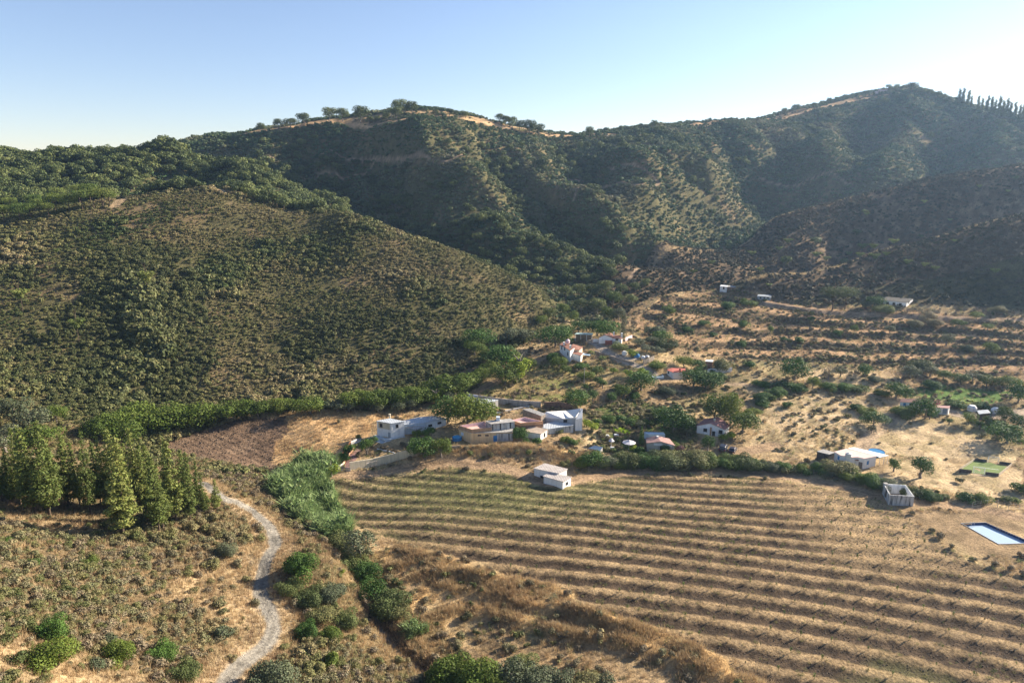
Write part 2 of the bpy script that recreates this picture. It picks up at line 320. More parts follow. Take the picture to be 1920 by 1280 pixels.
    for P, w, col, jit in ROADS:
        d, _ = dline(X, Y, P); d = d + (n2 - .5)*.9
        if jit:
            C = mixc(C, (.44, .325, .20), sstep(4.6, 2.2, d + (n2 - .5)*4)*.85)
        C = mixc(C, np.array(col), sstep(w + .5, w - .3, d))
        C = mixc(C, np.array(col)*.6, (sstep(.62, .25, d)*.7 + sstep(.35, .1, np.abs(d - w))*.45)*sstep(.3, .5, fbm(X, Y, 5, 2, 80)))
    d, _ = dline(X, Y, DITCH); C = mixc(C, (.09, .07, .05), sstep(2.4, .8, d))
    d, _ = dline(X, Y, DITCH); C = mixc(C, (.22, .21, .2), sstep(.7, .3, d)*sstep(.3, .4, n1))
    C = C*(.82 + .36*n3)[..., None]
    return C

# ------------------------------------------------------------------ materials
def nmat(name, rough=.9, spec=.2):
    m = bpy.data.materials.new(name); m.use_nodes = True
    b = m.node_tree.nodes['Principled BSDF']; b.inputs['Roughness'].default_value = rough
    b.inputs['Specular IOR Level'].default_value = spec
    return m, m.node_tree, b
def N(nt, t, **kw):
    n = nt.nodes.new(t)
    for k, v in kw.items(): setattr(n, k, v)
    return n
def ramp(nt, stops):
    r = nt.nodes.new('ShaderNodeValToRGB'); e = r.color_ramp.elements
    while len(e) < len(stops): e.new(.5)
    for i, (p, c) in enumerate(stops): e[i].position = p; e[i].color = (*c, 1)
    return r
def mulc(nt, a, b, f=1.0):
    m = nt.nodes.new('ShaderNodeMix'); m.data_type = 'RGBA'; m.blend_type = 'MULTIPLY'; m.inputs[0].default_value = f
    nt.links.new(a, m.inputs[6]); nt.links.new(b, m.inputs[7]); return m.outputs[2]
def mat_ground():
    m, nt, b = nmat('ground_soil', .95, .05)
    a = N(nt, 'ShaderNodeVertexColor', layer_name='Col'); g = N(nt, 'ShaderNodeNewGeometry')
    n1 = N(nt, 'ShaderNodeTexNoise'); n1.inputs['Scale'].default_value = 1.6; n1.inputs['Detail'].default_value = 6; n1.inputs['Roughness'].default_value = .7
    n2 = N(nt, 'ShaderNodeTexNoise'); n2.inputs['Scale'].default_value = .22; n2.inputs['Detail'].default_value = 5
    for n in (n1, n2): nt.links.new(g.outputs['Position'], n.inputs['Vector'])
    r1 = ramp(nt, [(.3, (.55, .52, .5)), (.5, (1, 1, 1)), (.72, (1.5, 1.45, 1.35))]); nt.links.new(n1.outputs[0], r1.inputs[0])
    r2 = ramp(nt, [(.35, (.8, .8, .8)), (.65, (1.2, 1.18, 1.15))]); nt.links.new(n2.outputs[0], r2.inputs[0])
    c = mulc(nt, a.outputs[0], r1.outputs[0]); c = mulc(nt, c, r2.outputs[0]); nt.links.new(c, b.inputs['Base Color'])
    bp = N(nt, 'ShaderNodeBump'); bp.inputs['Strength'].default_value = 1.0; bp.inputs['Distance'].default_value = .5
    nt.links.new(n1.outputs[0], bp.inputs['Height']); nt.links.new(bp.outputs[0], b.inputs['Normal'])
    return m
def mat_leaf(name, stops, trans=.18, patch=None, rough=.7):
    """foliage: colour by instance, varied leaf by leaf and by patches of the hillside"""
    m, nt, b = nmat(name, rough, .25)
    oi = N(nt, 'ShaderNodeObjectInfo'); rp = ramp(nt, stops)
    if patch:
        g = N(nt, 'ShaderNodeTexNoise'); g.inputs['Scale'].default_value = 1/patch; g.inputs['Detail'].default_value = 3
        nt.links.new(oi.outputs['Location'], g.inputs['Vector'])
        ma = N(nt, 'ShaderNodeMath', operation='MULTIPLY_ADD'); ma.inputs[1].default_value = .35; nt.links.new(oi.outputs['Random'], ma.inputs[0])
        mb = N(nt, 'ShaderNodeMath', operation='MULTIPLY_ADD'); mb.inputs[1].default_value = 2.0; mb.inputs[2].default_value = -.72
        nt.links.new(g.outputs[0], mb.inputs[0]); nt.links.new(mb.outputs[0], ma.inputs[2]); nt.links.new(ma.outputs[0], rp.inputs[0])
    else:
        nt.links.new(oi.outputs['Random'], rp.inputs[0])
    a = N(nt, 'ShaderNodeVertexColor', layer_name='Col'); c = mulc(nt, rp.outputs[0], a.outputs[0])
    nt.links.new(c, b.inputs['Base Color'])
    tr = N(nt, 'ShaderNodeBsdfTranslucent'); nt.links.new(c, tr.inputs[0]); mx = N(nt, 'ShaderNodeMixShader'); mx.inputs[0].default_value = trans
    nt.links.new(b.outputs[0], mx.inputs[1]); nt.links.new(tr.outputs[0], mx.inputs[2])
    nt.links.new(mx.outputs[0], nt.nodes['Material Output'].inputs[0])
    return m
_mc = {}
def M(col, rough=.85, var=.25, scale=1.2, spec=.2, metal=0, name=None, streak=False, bump=0):
    key = (tuple(col), rough, var, scale, metal, streak)
    if key in _mc: return _mc[key]
    m, nt, b = nmat(name or 'painted_surface', rough, spec); b.inputs['Metallic'].default_value = metal
    tc = N(nt, 'ShaderNodeTexCoord'); n = N(nt, 'ShaderNodeTexNoise'); n.inputs['Scale'].default_value = scale; n.inputs['Detail'].default_value = 6; n.inputs['Roughness'].default_value = .65
    if streak:
        mp = N(nt, 'ShaderNodeMapping'); mp.inputs['Scale'].default_value = (2.2, 2.2, .25); nt.links.new(tc.outputs['Object'], mp.inputs[0]); nt.links.new(mp.outputs[0], n.inputs['Vector'])
    else: nt.links.new(tc.outputs['Object'], n.inputs['Vector'])
    c = np.array(col); r = ramp(nt, [(.32, tuple(c*(1-var*1.3))), (.5, tuple(c)), (.7, tuple(np.minimum(c*(1+var*.6), 1)))])
    nt.links.new(n.outputs[0], r.inputs[0]); nt.links.new(r.outputs[0], b.inputs['Base Color'])
    if bump:
        bp = N(nt, 'ShaderNodeBump'); bp.inputs['Strength'].default_value = bump; bp.inputs['Distance'].default_value = .05
        nt.links.new(n.outputs[0], bp.inputs['Height']); nt.links.new(bp.outputs[0], b.inputs['Normal'])
    _mc[key] = m; return m

# ------------------------------------------------------------------ mesh building
COL = SC.collection
def mkmesh(name, V, Fq, mat, cols=None, smooth_=False):
    """V (n,3) array, Fq (m,k) array of faces all with k corners, cols (n,3)"""
    me = bpy.data.meshes.new(name); V = np.asarray(V, np.float32); Fq = np.asarray(Fq, np.int32)
    me.vertices.add(len(V)); me.vertices.foreach_set('co', V.ravel())
    me.loops.add(Fq.size); me.polygons.add(len(Fq)); me.loops.foreach_set('vertex_index', Fq.ravel())
    me.polygons.foreach_set('loop_start', np.arange(0, Fq.size, Fq.shape[1], dtype=np.int32))
    if smooth_: me.polygons.foreach_set('use_smooth', np.ones(len(Fq), bool))
    me.update(calc_edges=True)
    if cols is not None:
        ca = me.color_attributes.new('Col', 'FLOAT_COLOR', 'POINT'); cc = np.ones((len(V), 4), np.float32); cc[:, :3] = cols
        ca.data.foreach_set('color', cc.ravel())
    me.materials.append(mat); return me
def tag(o, label=None, cat=None, group=None, kind=None):
    if label: o['label'] = label
    if cat: o['category'] = cat
    if group: o['group'] = group
    if kind: o['kind'] = kind
    return o
def link(name, me, parent=None):
    o = bpy.data.objects.new(name, me); COL.objects.link(o)
    if parent: o.parent = parent
    return o
def empty(name, loc, rz=0, label=None, cat=None, group=None):
    o = bpy.data.objects.new(name, None); COL.objects.link(o); o.location = loc; o.rotation_euler = (0, 0, rz); o.empty_display_size = .5
    return tag(o, label, cat, group)
class MB:
    """collects polygons in local coordinates and builds ONE mesh object"""
    def __init__(s): s.v = []; s.f = []
    def poly(s, *pts):
        i = len(s.v); s.v += [tuple(p) for p in pts]; s.f.append(tuple(range(i, i+len(pts)))); return s
    def hexa(s, b, t):
        """b, t: four bottom and four top points, counter-clockwise seen from above"""
        i = len(s.v); s.v += [tuple(p) for p in b] + [tuple(p) for p in t]
        s.f += [(i+3, i+2, i+1, i), (i+4, i+5, i+6, i+7)] + [(i+k, i+(k+1) % 4, i+4+(k+1) % 4, i+4+k) for k in range(4)]; return s
    def box(s, x0, x1, y0, y1, z0, z1):
        return s.hexa([(x0, y0, z0), (x1, y0, z0), (x1, y1, z0), (x0, y1, z0)], [(x0, y0, z1), (x1, y0, z1), (x1, y1, z1), (x0, y1, z1)])
    def prism(s, poly, z0, z1):
        n = len(poly); i = len(s.v); s.v += [(x, y, z0) for x, y in poly] + [(x, y, z1) for x, y in poly]
        s.f += [tuple(i+k for k in reversed(range(n))), tuple(i+n+k for k in range(n))] + [(i+k, i+(k+1) % n, i+n+(k+1) % n, i+n+k) for k in range(n)]; return s
    def tube(s, a, b, r0, r1=None, n=8):
        a = Vector(a); b = Vector(b); r1 = r0 if r1 is None else r1; d = (b-a).normalized(); u = d.orthogonal().normalized(); w = d.cross(u); i = len(s.v)
        for c, r in ((a, r0), (b, r1)):
            for k in range(n):
                t = 2*math.pi*k/n; s.v.append(tuple(c + (u*math.cos(t) + w*math.sin(t))*r))
        s.f += [(i+k, i+(k+1) % n, i+n+(k+1) % n, i+n+k) for k in range(n)] + [tuple(i+k for k in reversed(range(n))), tuple(i+n+k for k in range(n))]; return s
    def build(s, name, mat, parent=None, bevel=0):
        me = bpy.data.meshes.new(name); me.from_pydata(s.v, [], s.f); me.update(); me.materials.append(mat)
        me.color_attributes.new('Col', 'FLOAT_COLOR', 'POINT')
        me.color_attributes['Col'].data.foreach_set('color', np.ones(len(s.v)*4, np.float32))
        o = link(name, me, parent)
        if bevel:
            m = o.modifiers.new('bevel', 'BEVEL'); m.width = bevel; m.segments = 1
        return o

# ------------------------------------------------------------------ the ground, one sheet
nx, ny = 1000, 960
us = np.linspace(-1.25, 1.25, nx); vs = 40*np.exp(np.linspace(0, math.log(1280/40), ny))
U, V = np.meshgrid(us, vs); GXm = U*(V*.78 + 14); GYm = V.copy()
GXm[:, 0] = -1400; GXm[:, -1] = 1500
GZm = Hf(GXm.ravel(), GYm.ravel()).reshape(U.shape)
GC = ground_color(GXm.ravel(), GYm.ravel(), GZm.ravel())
# blend out under the pool: the basin is sunk into the ground
idx = np.arange(nx*ny).reshape(ny, nx)
Fq = np.stack([idx[:-1, :-1], idx[:-1, 1:], idx[1:, 1:], idx[1:, :-1]], -1).reshape(-1, 4)
VV = np.stack([GXm, GYm, GZm], -1).reshape(-1, 3)
PP = np.array([(c[0], c[1]) for c in PONDC]); cen = Fq.mean(1).astype(int)
cx = VV[Fq].mean(1); inp = inpoly(cx[:, 0], cx[:, 1], (PP - PP.mean(0))*.97 + PP.mean(0)); Fq = Fq[~inp]
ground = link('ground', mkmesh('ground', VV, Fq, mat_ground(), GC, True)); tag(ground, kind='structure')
print('ground done')

# ------------------------------------------------------------------ foliage makers
def leaves(blobs, n, size, seed, flat=.0, vert=.0, elong=1.0, dark=(.75, 1.25), shell=(.72, 1.05)):
    """n small leaf sprays spread over the shells of lobes (x,y,z,rx,ry,rz); returns V,F,C of quads"""
    r = np.random.RandomState(seed); B = np.array(blobs, float)
    w = (B[:, 3]*B[:, 4] + B[:, 3]*B[:, 5]); k = r.choice(len(B), n, p=w/w.sum()); b = B[k]
    d = r.normal(size=(n, 3)); d[:, 2] = d[:, 2]*.9 + .22; d /= np.linalg.norm(d, axis=1)[:, None]
    rad = r.uniform(shell[0], shell[1], n)**.8
    P = b[:, :3] + d*b[:, 3:]*rad[:, None]
    nn = d/b[:, 3:]; nn /= np.linalg.norm(nn, axis=1)[:, None]
    nn = nn*1.0 + r.normal(size=(n, 3))*.42; nn[:, 2] += flat; nn /= np.linalg.norm(nn, axis=1)[:, None]
    t = np.cross(nn, r.normal(size=(n, 3))); 
    if vert: t = t*(1-vert) + np.array((0, 0, 1.))*vert
    t -= (t*nn).sum(1)[:, None]*nn; t /= np.linalg.norm(t, axis=1)[:, None] + 1e-9; s = np.cross(nn, t)
    sz = size*r.uniform(.6, 1.35, n)[:, None]; a = t*sz*elong; c = s*sz*r.uniform(.55, 1, n)[:, None]; lift = nn*sz*r.uniform(-.25, .25, n)[:, None]
    V = np.stack([P - a - c*.55, P + lift - c, P + a + c*.5, P - lift + c], 1).reshape(-1, 3)
    F_ = np.arange(4*n).reshape(-1, 4)
    lobe_t = r.uniform(.86, 1.14, len(B))[k]
    C = np.repeat((r.uniform(dark[0], dark[1], n)*lobe_t)[:, None]*(1 + r.normal(size=(n, 3))*.05), 4, 0)
    return V, F_, C
def lobes(R_, Hc, n, seed, z0=0., flat=.7, top=.0):
    """lobes of a rounded crown of radius R_, half-height Hc, centre height z0+Hc"""
    r = random.Random(seed); L = []
    for i in range(n):
        a = 2*math.pi*(i*.618 + r.random()*.2); u = r.uniform(-.55, .9); q = math.sqrt(max(0, 1 - u*u))*r.uniform(.45, .8)
        s = r.uniform(.34, .55)
        L.append((math.cos(a)*q*R_, math.sin(a)*q*R_, z0 + Hc + u*Hc*.62, R_*s, R_*s, Hc*s*1.05))
    L.append((0, 0, z0 + Hc, R_*.6, R_*.6, Hc*.7))
    return L
def merge(*parts):
    V = []; F_ = []; C = []; o = 0
    for v, f, c in parts: V.append(v); F_.append(f + o); C.append(c); o += len(v)
    return np.concatenate(V), np.concatenate(F_), np.concatenate(C)
def limb(a, b, r0, r1, n=6, col=(1, 1, 1)):
    m = MB(); m.tube(a, b, r0, r1, n); V = np.array(m.v); F_ = np.array([f for f in m.f if len(f) == 4]); return V, F_, np.ones((len(V), 3))*col
def trunk_mesh(name, h, r, seed, mat, crown=None, nl=5, lean=.06, spread=.6):
    rr = random.Random(seed); parts = []; p = Vector((0, 0, -.3)); rad = r; pts = [p]
    for i in range(4):
        q = Vector((rr.uniform(-lean, lean)*h, rr.uniform(-lean, lean)*h, h*(i+1)/4)); parts.append(limb(p, q, rad, rad*.8)); p = q; rad *= .8; pts.append(q)
    for i in range(nl):
        b = pts[rr.choice((1, 2, 3)) if nl > 3 else 3]; a = 2*math.pi*(i + rr.random()*.5)/nl; L = h*rr.uniform(.35, .6)
        e = b + Vector((math.cos(a)*L*spread, math.sin(a)*L*spread, L*.8)); mid = (b+e)/2 + Vector((rr.uniform(-.1, .1)*L, rr.uniform(-.1, .1)*L, .05*L))
        parts.append(limb(b, mid, r*.45, r*.32, 5)); parts.append(limb(mid, e, r*.32, r*.12, 5))
    V, F_, C = merge(*parts); return mkmesh(name, V, F_, mat, C, True)

G1 = [(0, (.028, .044, .014)), (.5, (.05, .072, .022)), (1, (.085, .105, .034))]
mOAK = mat_leaf('oak_leaves', [(0, (.058, .078, .024)), (.5, (.095, .118, .035)), (1, (.15, .17, .05))], .18)
mSCR = mat_leaf('scrub_leaves', [(0, (.05, .075, .02)), (.25, (.10, .115, .035)), (.5, (.175, .165, .06)), (.7, (.225, .185, .085)), (.85, (.28, .225, .115)), (1, (.19, .18, .07))], .12, patch=38)
mSCRF = mat_leaf('far_scrub_leaves', [(0, (0.050, 0.090, 0.034)), (.35, (0.085, 0.127, 0.048)), (.6, (0.151, 0.175, 0.077)), (.85, (0.227, 0.202, 0.112)), (1, (0.283, 0.255, 0.151))], .12, patch=60)
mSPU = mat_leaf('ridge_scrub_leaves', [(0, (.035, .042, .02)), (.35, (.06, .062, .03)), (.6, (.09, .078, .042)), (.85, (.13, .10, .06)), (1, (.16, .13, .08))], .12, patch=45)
mDRY = mat_leaf('dry_shrub_twigs', [(0, (0.149, 0.115, 0.069)), (.35, (0.218, 0.172, 0.103)), (.65, (0.161, 0.155, 0.069)), (1, (0.276, 0.218, 0.115))], .1, patch=15)
mGRS = mat_leaf('dry_grass_blades', [(0, (.33, .245, .13)), (.4, (.46, .35, .19)), (.75, (.58, .46, .27)), (1, (.40, .29, .155))], .25, patch=14)
mGRB = mat_leaf('brown_grass_blades', [(0, (.26, .175, .10)), (.5, (.40, .28, .15)), (1, (.54, .39, .21))], .25, patch=9)
mGRG = mat_leaf('green_grass_blades', [(0, (.13, .16, .05)), (.5, (.22, .24, .09)), (1, (.36, .32, .14))], .25, patch=9)
mPINE = mat_leaf('pine_needles', [(0, (.10, .13, .030)), (.5, (.15, .18, .042)), (1, (.20, .22, .055))], .25)
mSTONE = mat_leaf('stone_pine_needles', [(0, (.085, .13, .025)), (.5, (.13, .17, .03)), (1, (.16, .19, .04))], .2)
mLUSH = mat_leaf('lush_leaves', [(0, (.062, .095, .013)), (.5, (.10, .14, .02)), (1, (.145, .18, .028))], .22)
mCIT = mat_leaf('citrus_leaves', [(0, (0.039, 0.084, 0.013)), (.5, (0.058, 0.115, 0.018)), (1, (0.085, 0.147, 0.024))], .15)
mREED = mat_leaf('cane_leaves', [(0, (.14, .20, .065)), (.5, (.20, .28, .10)), (1, (.27, .34, .14))], .3)
mOLV = mat_leaf('grey_green_leaves', [(0, (.07, .085, .04)), (.5, (.10, .115, .06)), (1, (.14, .15, .08))], .15)
mYEL = mat_leaf('yellow_green_leaves', [(0, (.16, .22, .03)), (.5, (.22, .28, .03)), (1, (.3, .36, .04))], .3)
mVIN = mat_leaf('sapling_leaves', [(0, (.09, .12, .035)), (.5, (.14, .18, .05)), (1, (.12, .10, .05))], .2)
mBOUG = mat_leaf('flowering_leaves', [(0, (.30, .05, .10)), (.5, (.24, .05, .14)), (1, (.12, .10, .05))], .2)
mBARK = M((.09, .065, .045), .95, .4, 4, name='bark'); mBARKG = M((.2, .17, .14), .95, .35, 4, name='grey_bark')

def proto(name, data, mat): return bpy.data.objects.new(name, mkmesh(name, *data[:2], mat, data[2]))
def scrub_data(seed, n=210, size=.13):
    r = random.Random(seed); L = [(r.uniform(-.42, .42), r.uniform(-.42, .42), r.uniform(.25, .5), *(r.uniform(.28, .45),)*2, r.uniform(.28, .42)) for _ in range(5)]
    return leaves(L, n, size, seed, flat=.15)
def blades(n, h, rad, w, seed, splay=.35, tips=True, quads=True):
    r = np.random.RandomState(seed); a = r.uniform(0, 2*np.pi, n); q = rad*np.sqrt(r.rand(n)); b = np.stack([np.cos(a)*q, np.sin(a)*q, np.zeros(n)-.05], 1)
    out = np.stack([np.cos(a), np.sin(a), np.zeros(n)], 1)*splay*r.uniform(.2, 1.3, n)[:, None] + r.normal(size=(n, 3))*.12*np.array((1, 1, 0))
    hh = h*r.uniform(.55, 1.15, n)[:, None]; s = np.stack([-np.sin(a + r.normal(size=n)), np.cos(a), np.zeros(n)], 1); s /= np.linalg.norm(s, axis=1)[:, None]; s *= w*r.uniform(.6, 1.3, n)[:, None]
    mid = b + out*hh*.4 + np.array((0, 0, 1.))*hh*.6; top = b + out*hh*1.1 + np.array((0, 0, 1.))*hh
    V = np.stack([b - s, b + s, mid + s*.8, mid - s*.8, top + s*.25, top - s*.25], 1).reshape(-1, 3)
    i = np.arange(n)[:, None]*6; F_ = np.concatenate([i + np.array([[0, 1, 2, 3]]), i + np.array([[3, 2, 4, 5]])])
    return V, F_, np.repeat(r.uniform(.75, 1.25, n)[:, None]*np.ones((1, 3)), 6, 0)
def coll(name, objs):
    c = bpy.data.collections.new(name)
    for o in objs: c.objects.link(o)
    return c
def scatter(name, P, scale, protos, label=None, seed=1, tilt=.12, zs=None, rot=None):
    """one 'stuff' object: the prototypes instanced on points P (n,3)"""
    n = len(P); r = np.random.RandomState(seed)
    me = bpy.data.meshes.new(name); me.vertices.add(n); me.vertices.foreach_set('co', np.asarray(P, np.float32).ravel())
    sc_ = np.empty((n, 3), np.float32); s = np.asarray(scale, np.float32)
    sc_[:, 0] = s*r.uniform(.85, 1.2, n); sc_[:, 1] = s*r.uniform(.85, 1.2, n); sc_[:, 2] = s*(r.uniform(.75, 1.2, n) if zs is None else zs)
    ro = np.stack([r.normal(size=n)*tilt, r.normal(size=n)*tilt, r.uniform(0, 6.28, n)], 1).astype(np.float32)
    a = me.attributes.new('isc', 'FLOAT_VECTOR', 'POINT'); a.data.foreach_set('vector', sc_.ravel())
    a = me.attributes.new('iro', 'FLOAT_VECTOR', 'POINT'); a.data.foreach_set('vector', ro.ravel())
    a = me.attributes.new('iid', 'INT', 'POINT'); a.data.foreach_set('value', r.randint(0, len(protos), n).astype(np.int32))
    o = link(name, me); md = o.modifiers.new('scatter', 'NODES'); ng = bpy.data.node_groups.new(name, 'GeometryNodeTree'); md.node_group = ng
    ng.interface.new_socket('Geometry', in_out='INPUT', socket_type='NodeSocketGeometry'); ng.interface.new_socket('Geometry', in_out='OUTPUT', socket_type='NodeSocketGeometry')
    gi = ng.nodes.new('NodeGroupInput'); go = ng.nodes.new('NodeGroupOutput'); ip = ng.nodes.new('GeometryNodeInstanceOnPoints')
    ci = ng.nodes.new('GeometryNodeCollectionInfo'); ci.inputs['Collection'].default_value = coll(name + '_kinds', protos)
    ci.inputs['Separate Children'].default_value = True; ci.inputs['Reset Children'].default_value = True
    def at(nm, ty):
        a = ng.nodes.new('GeometryNodeInputNamedAttribute'); a.data_type = ty; a.inputs['Name'].default_value = nm; return a.outputs[0]
    L = ng.links; L.new(gi.outputs[0], ip.inputs['Points']); L.new(ci.outputs[0], ip.inputs['Instance']); ip.inputs['Pick Instance'].default_value = True
    L.new(at('iid', 'INT'), ip.inputs['Instance Index']); L.new(at('isc', 'FLOAT_VECTOR'), ip.inputs['Scale'])
    er = ng.nodes.new('FunctionNodeEulerToRotation'); L.new(at('iro', 'FLOAT_VECTOR'), er.inputs[0]); L.new(er.outputs[0], ip.inputs['Rotation'])
    L.new(ip.outputs[0], go.inputs[0])
    return tag(o, label, kind='stuff')
def jgrid(x0, x1, y0, y1, s, seed):
    r = np.random.RandomState(seed); X, Y = np.meshgrid(np.arange(x0, x1, s), np.arange(y0, y1, s))
    X = X.ravel() + r.uniform(-.5, .5, X.size)*s*.95; Y = Y.ravel() + r.uniform(-.5, .5, Y.size)*s*.95
    m = np.abs(X) < Y*.93 + 30; return X[m], Y[m], r
EXC = [(hit(a, b), r_) for a, b, r_ in ((1040,905,6.5),(1688,935,6),(1600,868,8),(1630,864,7),(1846,880,8.5),(1335,808,6),(1240,835,6),(733,815,7),(800,800,8),(820,797,7),(880,820,8),(930,815,9),(990,805,8),(1050,800,8),
        (1070,660,6),(1140,640,6),(1155,636,5),(1095,632,6),(1268,702,6),(1230,704,5),(1705,758,6),(1768,770,4),(1845,778,5),(1357,846,4),(1376,847,3.5),(1230,818,5),(1180,842,3))]
def roadfar(X, Y, pad=.6):
    d = np.full(X.shape, 99.)
    for c, r_ in EXC: d = np.minimum(d, np.hypot(X - c[0], Y - c[1]) - r_)
    d = np.minimum(d, np.maximum(np.abs(X - PCX)*.7, np.abs(Y - PCY)) - 9.2)
    for P, w, c, j in ROADS:
        dd, _ = dline(X, Y, P); d = np.minimum(d, dd - w - pad)
    return d
_vz = {}
def visible_xy(X, Y, hh=2.0):
    """rough horizon test against the ground: drops what the hills hide from a wide stretch of viewpoints"""
    Z = H0(X, Y) + hh; keep = np.ones(X.shape, bool)
    for t in np.linspace(.35, .97, 26):
        keep &= ~((HC + (Z - HC)*t) < H0(X*t, Y*t) - 12)
    return keep
def put(X, Y): return np.stack([X, Y, Hf(X, Y)], 1)

# ---- scrub on the hills
SCR = [proto('scrub_bush', scrub_data(s), mSCR) for s in (1, 2, 3, 4)]
SCRF = [proto('scrub_bush', scrub_data(s, 120, .17), mSCRF) for s in (5, 6, 7)]
X, Y, r = jgrid(-420, 60, 150, 420, 1.2, 11)
inh = inpoly(X, Y, Zhill) | ((Y > 165) & ~inpoly(X, Y, Zvalley) & (Y < 390) & (X < 20))
m = inh & ~inpoly(X, Y, Zvalley) & (roadfar(X, Y) > 0) & (r.rand(X.size) < .96 - .55*sstep(.56, .7, fbm(X, Y, 12, 3, 61))) & visible_xy(X, Y)
X, Y = X[m], Y[m]; sc = r.uniform(.75, 1.5, X.size)*(.85 + .9*sstep(.5, .7, fbm(X, Y, 28, 3, 62)))
# the gully in the middle of the hill carries bigger bushes
g0 = W2([(230,760),(260,700),(280,640),(290,560),(270,500)]); dg, _ = dline(X, Y, smooth(g0), pad=40)
sc *= 1 + .8*np.exp(-(dg/11)**2)
low_ = (dg < 15 + 14*fbm(X, Y, 16, 2, 81)) | ((fbm(X, Y, 34, 3, 82) > .56) & (Y < 285))
mSCRG = mat_leaf('hollow_scrub_leaves', [(0, (.05, .062, .02)), (.5, (.085, .095, .03)), (1, (.14, .14, .05))], .15)
SCRG = [proto('green_scrub_bush', scrub_data(s, 260, .12), mSCRG) for s in (11, 12, 13)]
scatter('green_scrub', put(X[low_], Y[low_]), sc[low_]*(.7 + .9*r.rand(low_.sum())**2.5), SCRG, 'dark green thicket in the hollow and along the lower part of the rounded hill', 56)
X, Y, sc = X[~low_], Y[~low_], sc[~low_]
scatter('scrub', put(X, Y), sc*(.55 + .85*r.rand(X.size)**3), SCR, 'olive and brown scrub covering the rounded hill on the near side of the valley', 12)
print('scrub', len(X))
X, Y, r = jgrid(-560, 620, 262, 960, 2.5, 13)
far = (Y > 395) | ((X > 20) & (Y > 300)) | (X > 110)
m = far & ~inpoly(X, Y, Zvalley) & (roadfar(X, Y, .1) > 0) & visible_xy(X, Y)
for P in CREST:
    d, _ = dline(X, Y, P); m &= (d > 5) | (r.rand(X.size) < .1)
d, _ = dline(X, Y, _cr[1:12]*KS, pad=30); m &= (d > 9) | (r.rand(X.size) < .22)
for P in SPURC:
    d, _ = dline(X, Y, P); m &= (d > 3) | (r.rand(X.size) < .3)
m &= (r.rand(X.size) < .97 - .5*sstep(.55, .7, fbm(X, Y, 20, 3, 63)))
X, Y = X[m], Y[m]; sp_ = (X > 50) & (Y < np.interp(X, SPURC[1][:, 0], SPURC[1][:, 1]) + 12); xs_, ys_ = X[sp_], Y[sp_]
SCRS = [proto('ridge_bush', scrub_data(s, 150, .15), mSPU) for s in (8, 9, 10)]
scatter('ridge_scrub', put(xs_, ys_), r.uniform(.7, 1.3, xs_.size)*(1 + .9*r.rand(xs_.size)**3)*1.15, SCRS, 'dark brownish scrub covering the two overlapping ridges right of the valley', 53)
X, Y = X[~sp_], Y[~sp_]; sc = r.uniform(.7, 1.5, X.size)*(1 + (Y - 330)/1400)*(1 + .9*r.rand(X.size)**3)*1.12
scatter('hillside_scrub', put(X, Y), sc, SCRF, 'dark green scrub covering the middle hill and the far slopes', 14)
print('hillside scrub', len(X))
GR_C = []
# ---- near slopes: dry shrubs, grass
DRYP = [proto('dry_shrub', merge(leaves([(0, 0, .38, .5, .5, .36), (.3, .1, .3, .35, .3, .3), (-.2, -.25, .3, .35, .35, .3)], 420, .055, s, vert=.6, elong=2.0, shell=(.35, 1.05))), mDRY) for s in (1, 2, 3)]
SCRN = [proto('near_scrub_bush', leaves([(random.Random(s*7+i).uniform(-.45, .45), random.Random(s*9+i).uniform(-.45, .45), random.Random(s*5+i).uniform(.2, .5), .36, .36, .34) for i in range(6)], 900, .06, s), mSCR) for s in (1, 2, 3)]
GR = [proto('grass_tuft', blades(26, .6, .35, .018, s), mGRS) for s in (1, 2, 3)]
GRBr = [proto('brown_grass_tuft', blades(34, .85, .4, .02, s, .3), mGRB) for s in (4, 5, 6)]
GRG = [proto('green_grass_tuft', blades(26, .5, .4, .022, s, .4), mGRG) for s in (7, 8, 9)]
X, Y, r = jgrid(-200, 20, 50, 215, .8, 15)
fg = ~inpoly(X, Y, Zvalley) & ~inpoly(X, Y, Zhill) & ~inpoly(X, Y, Zreed) & (roadfar(X, Y, .2) > 0)
n1 = fbm(X, Y, 18, 4, 43); bare = sstep(.5, .62, n1); u = r.rand(X.size)
d0, _ = dline(X, Y, ROADS[0][0]); dd, _ = dline(X, Y, DITCH); edge = sstep(7, 3, d0)
m = fg & (u < (.74 - .6*bare)*(1 - .9*edge)) & (dd > 1.0)
mg = m & (r.rand(X.size) < .5); scatter('dry_shrubs', put(X[mg], Y[mg]), (.5 + 1.3*r.rand(mg.sum())**1.7), DRYP, 'grey-brown dry shrubs covering the near slope on both sides of the dirt track', 16)
mg = m & ~mg & (r.rand(X.size) < .62); scatter('near_scrub', put(X[mg], Y[mg]), (.4 + 1.1*r.rand(mg.sum())**1.7)*(1 + .5*sstep(.55, .7, fbm(X[mg], Y[mg], 10, 2, 64))), SCRN, 'green and olive scrub on the near slope by the dirt track', 17)
X, Y, r = jgrid(-190, 20, 50, 190, .62, 18)
fg = ~inpoly(X, Y, Zvalley) & ~inpoly(X, Y, Zhill) & ~inpoly(X, Y, Zreed) & (roadfar(X, Y, .1) > 0)
bare = sstep(.44, .6, fbm(X, Y, 18, 4, 43)); d0, _ = dline(X, Y, ROADS[0][0]); edge = sstep(8, 3.5, d0)
m = fg & (r.rand(X.size) < .62 + .35*np.maximum(bare, edge))
scatter('dry_grass', put(X[m], Y[m]), r.uniform(.5, 1.2, m.sum()), GR + GRBr[:2], 'straw coloured dry grass on the near slope beside the dirt track', 19)
rr = np.random.RandomState(54); q_ = []
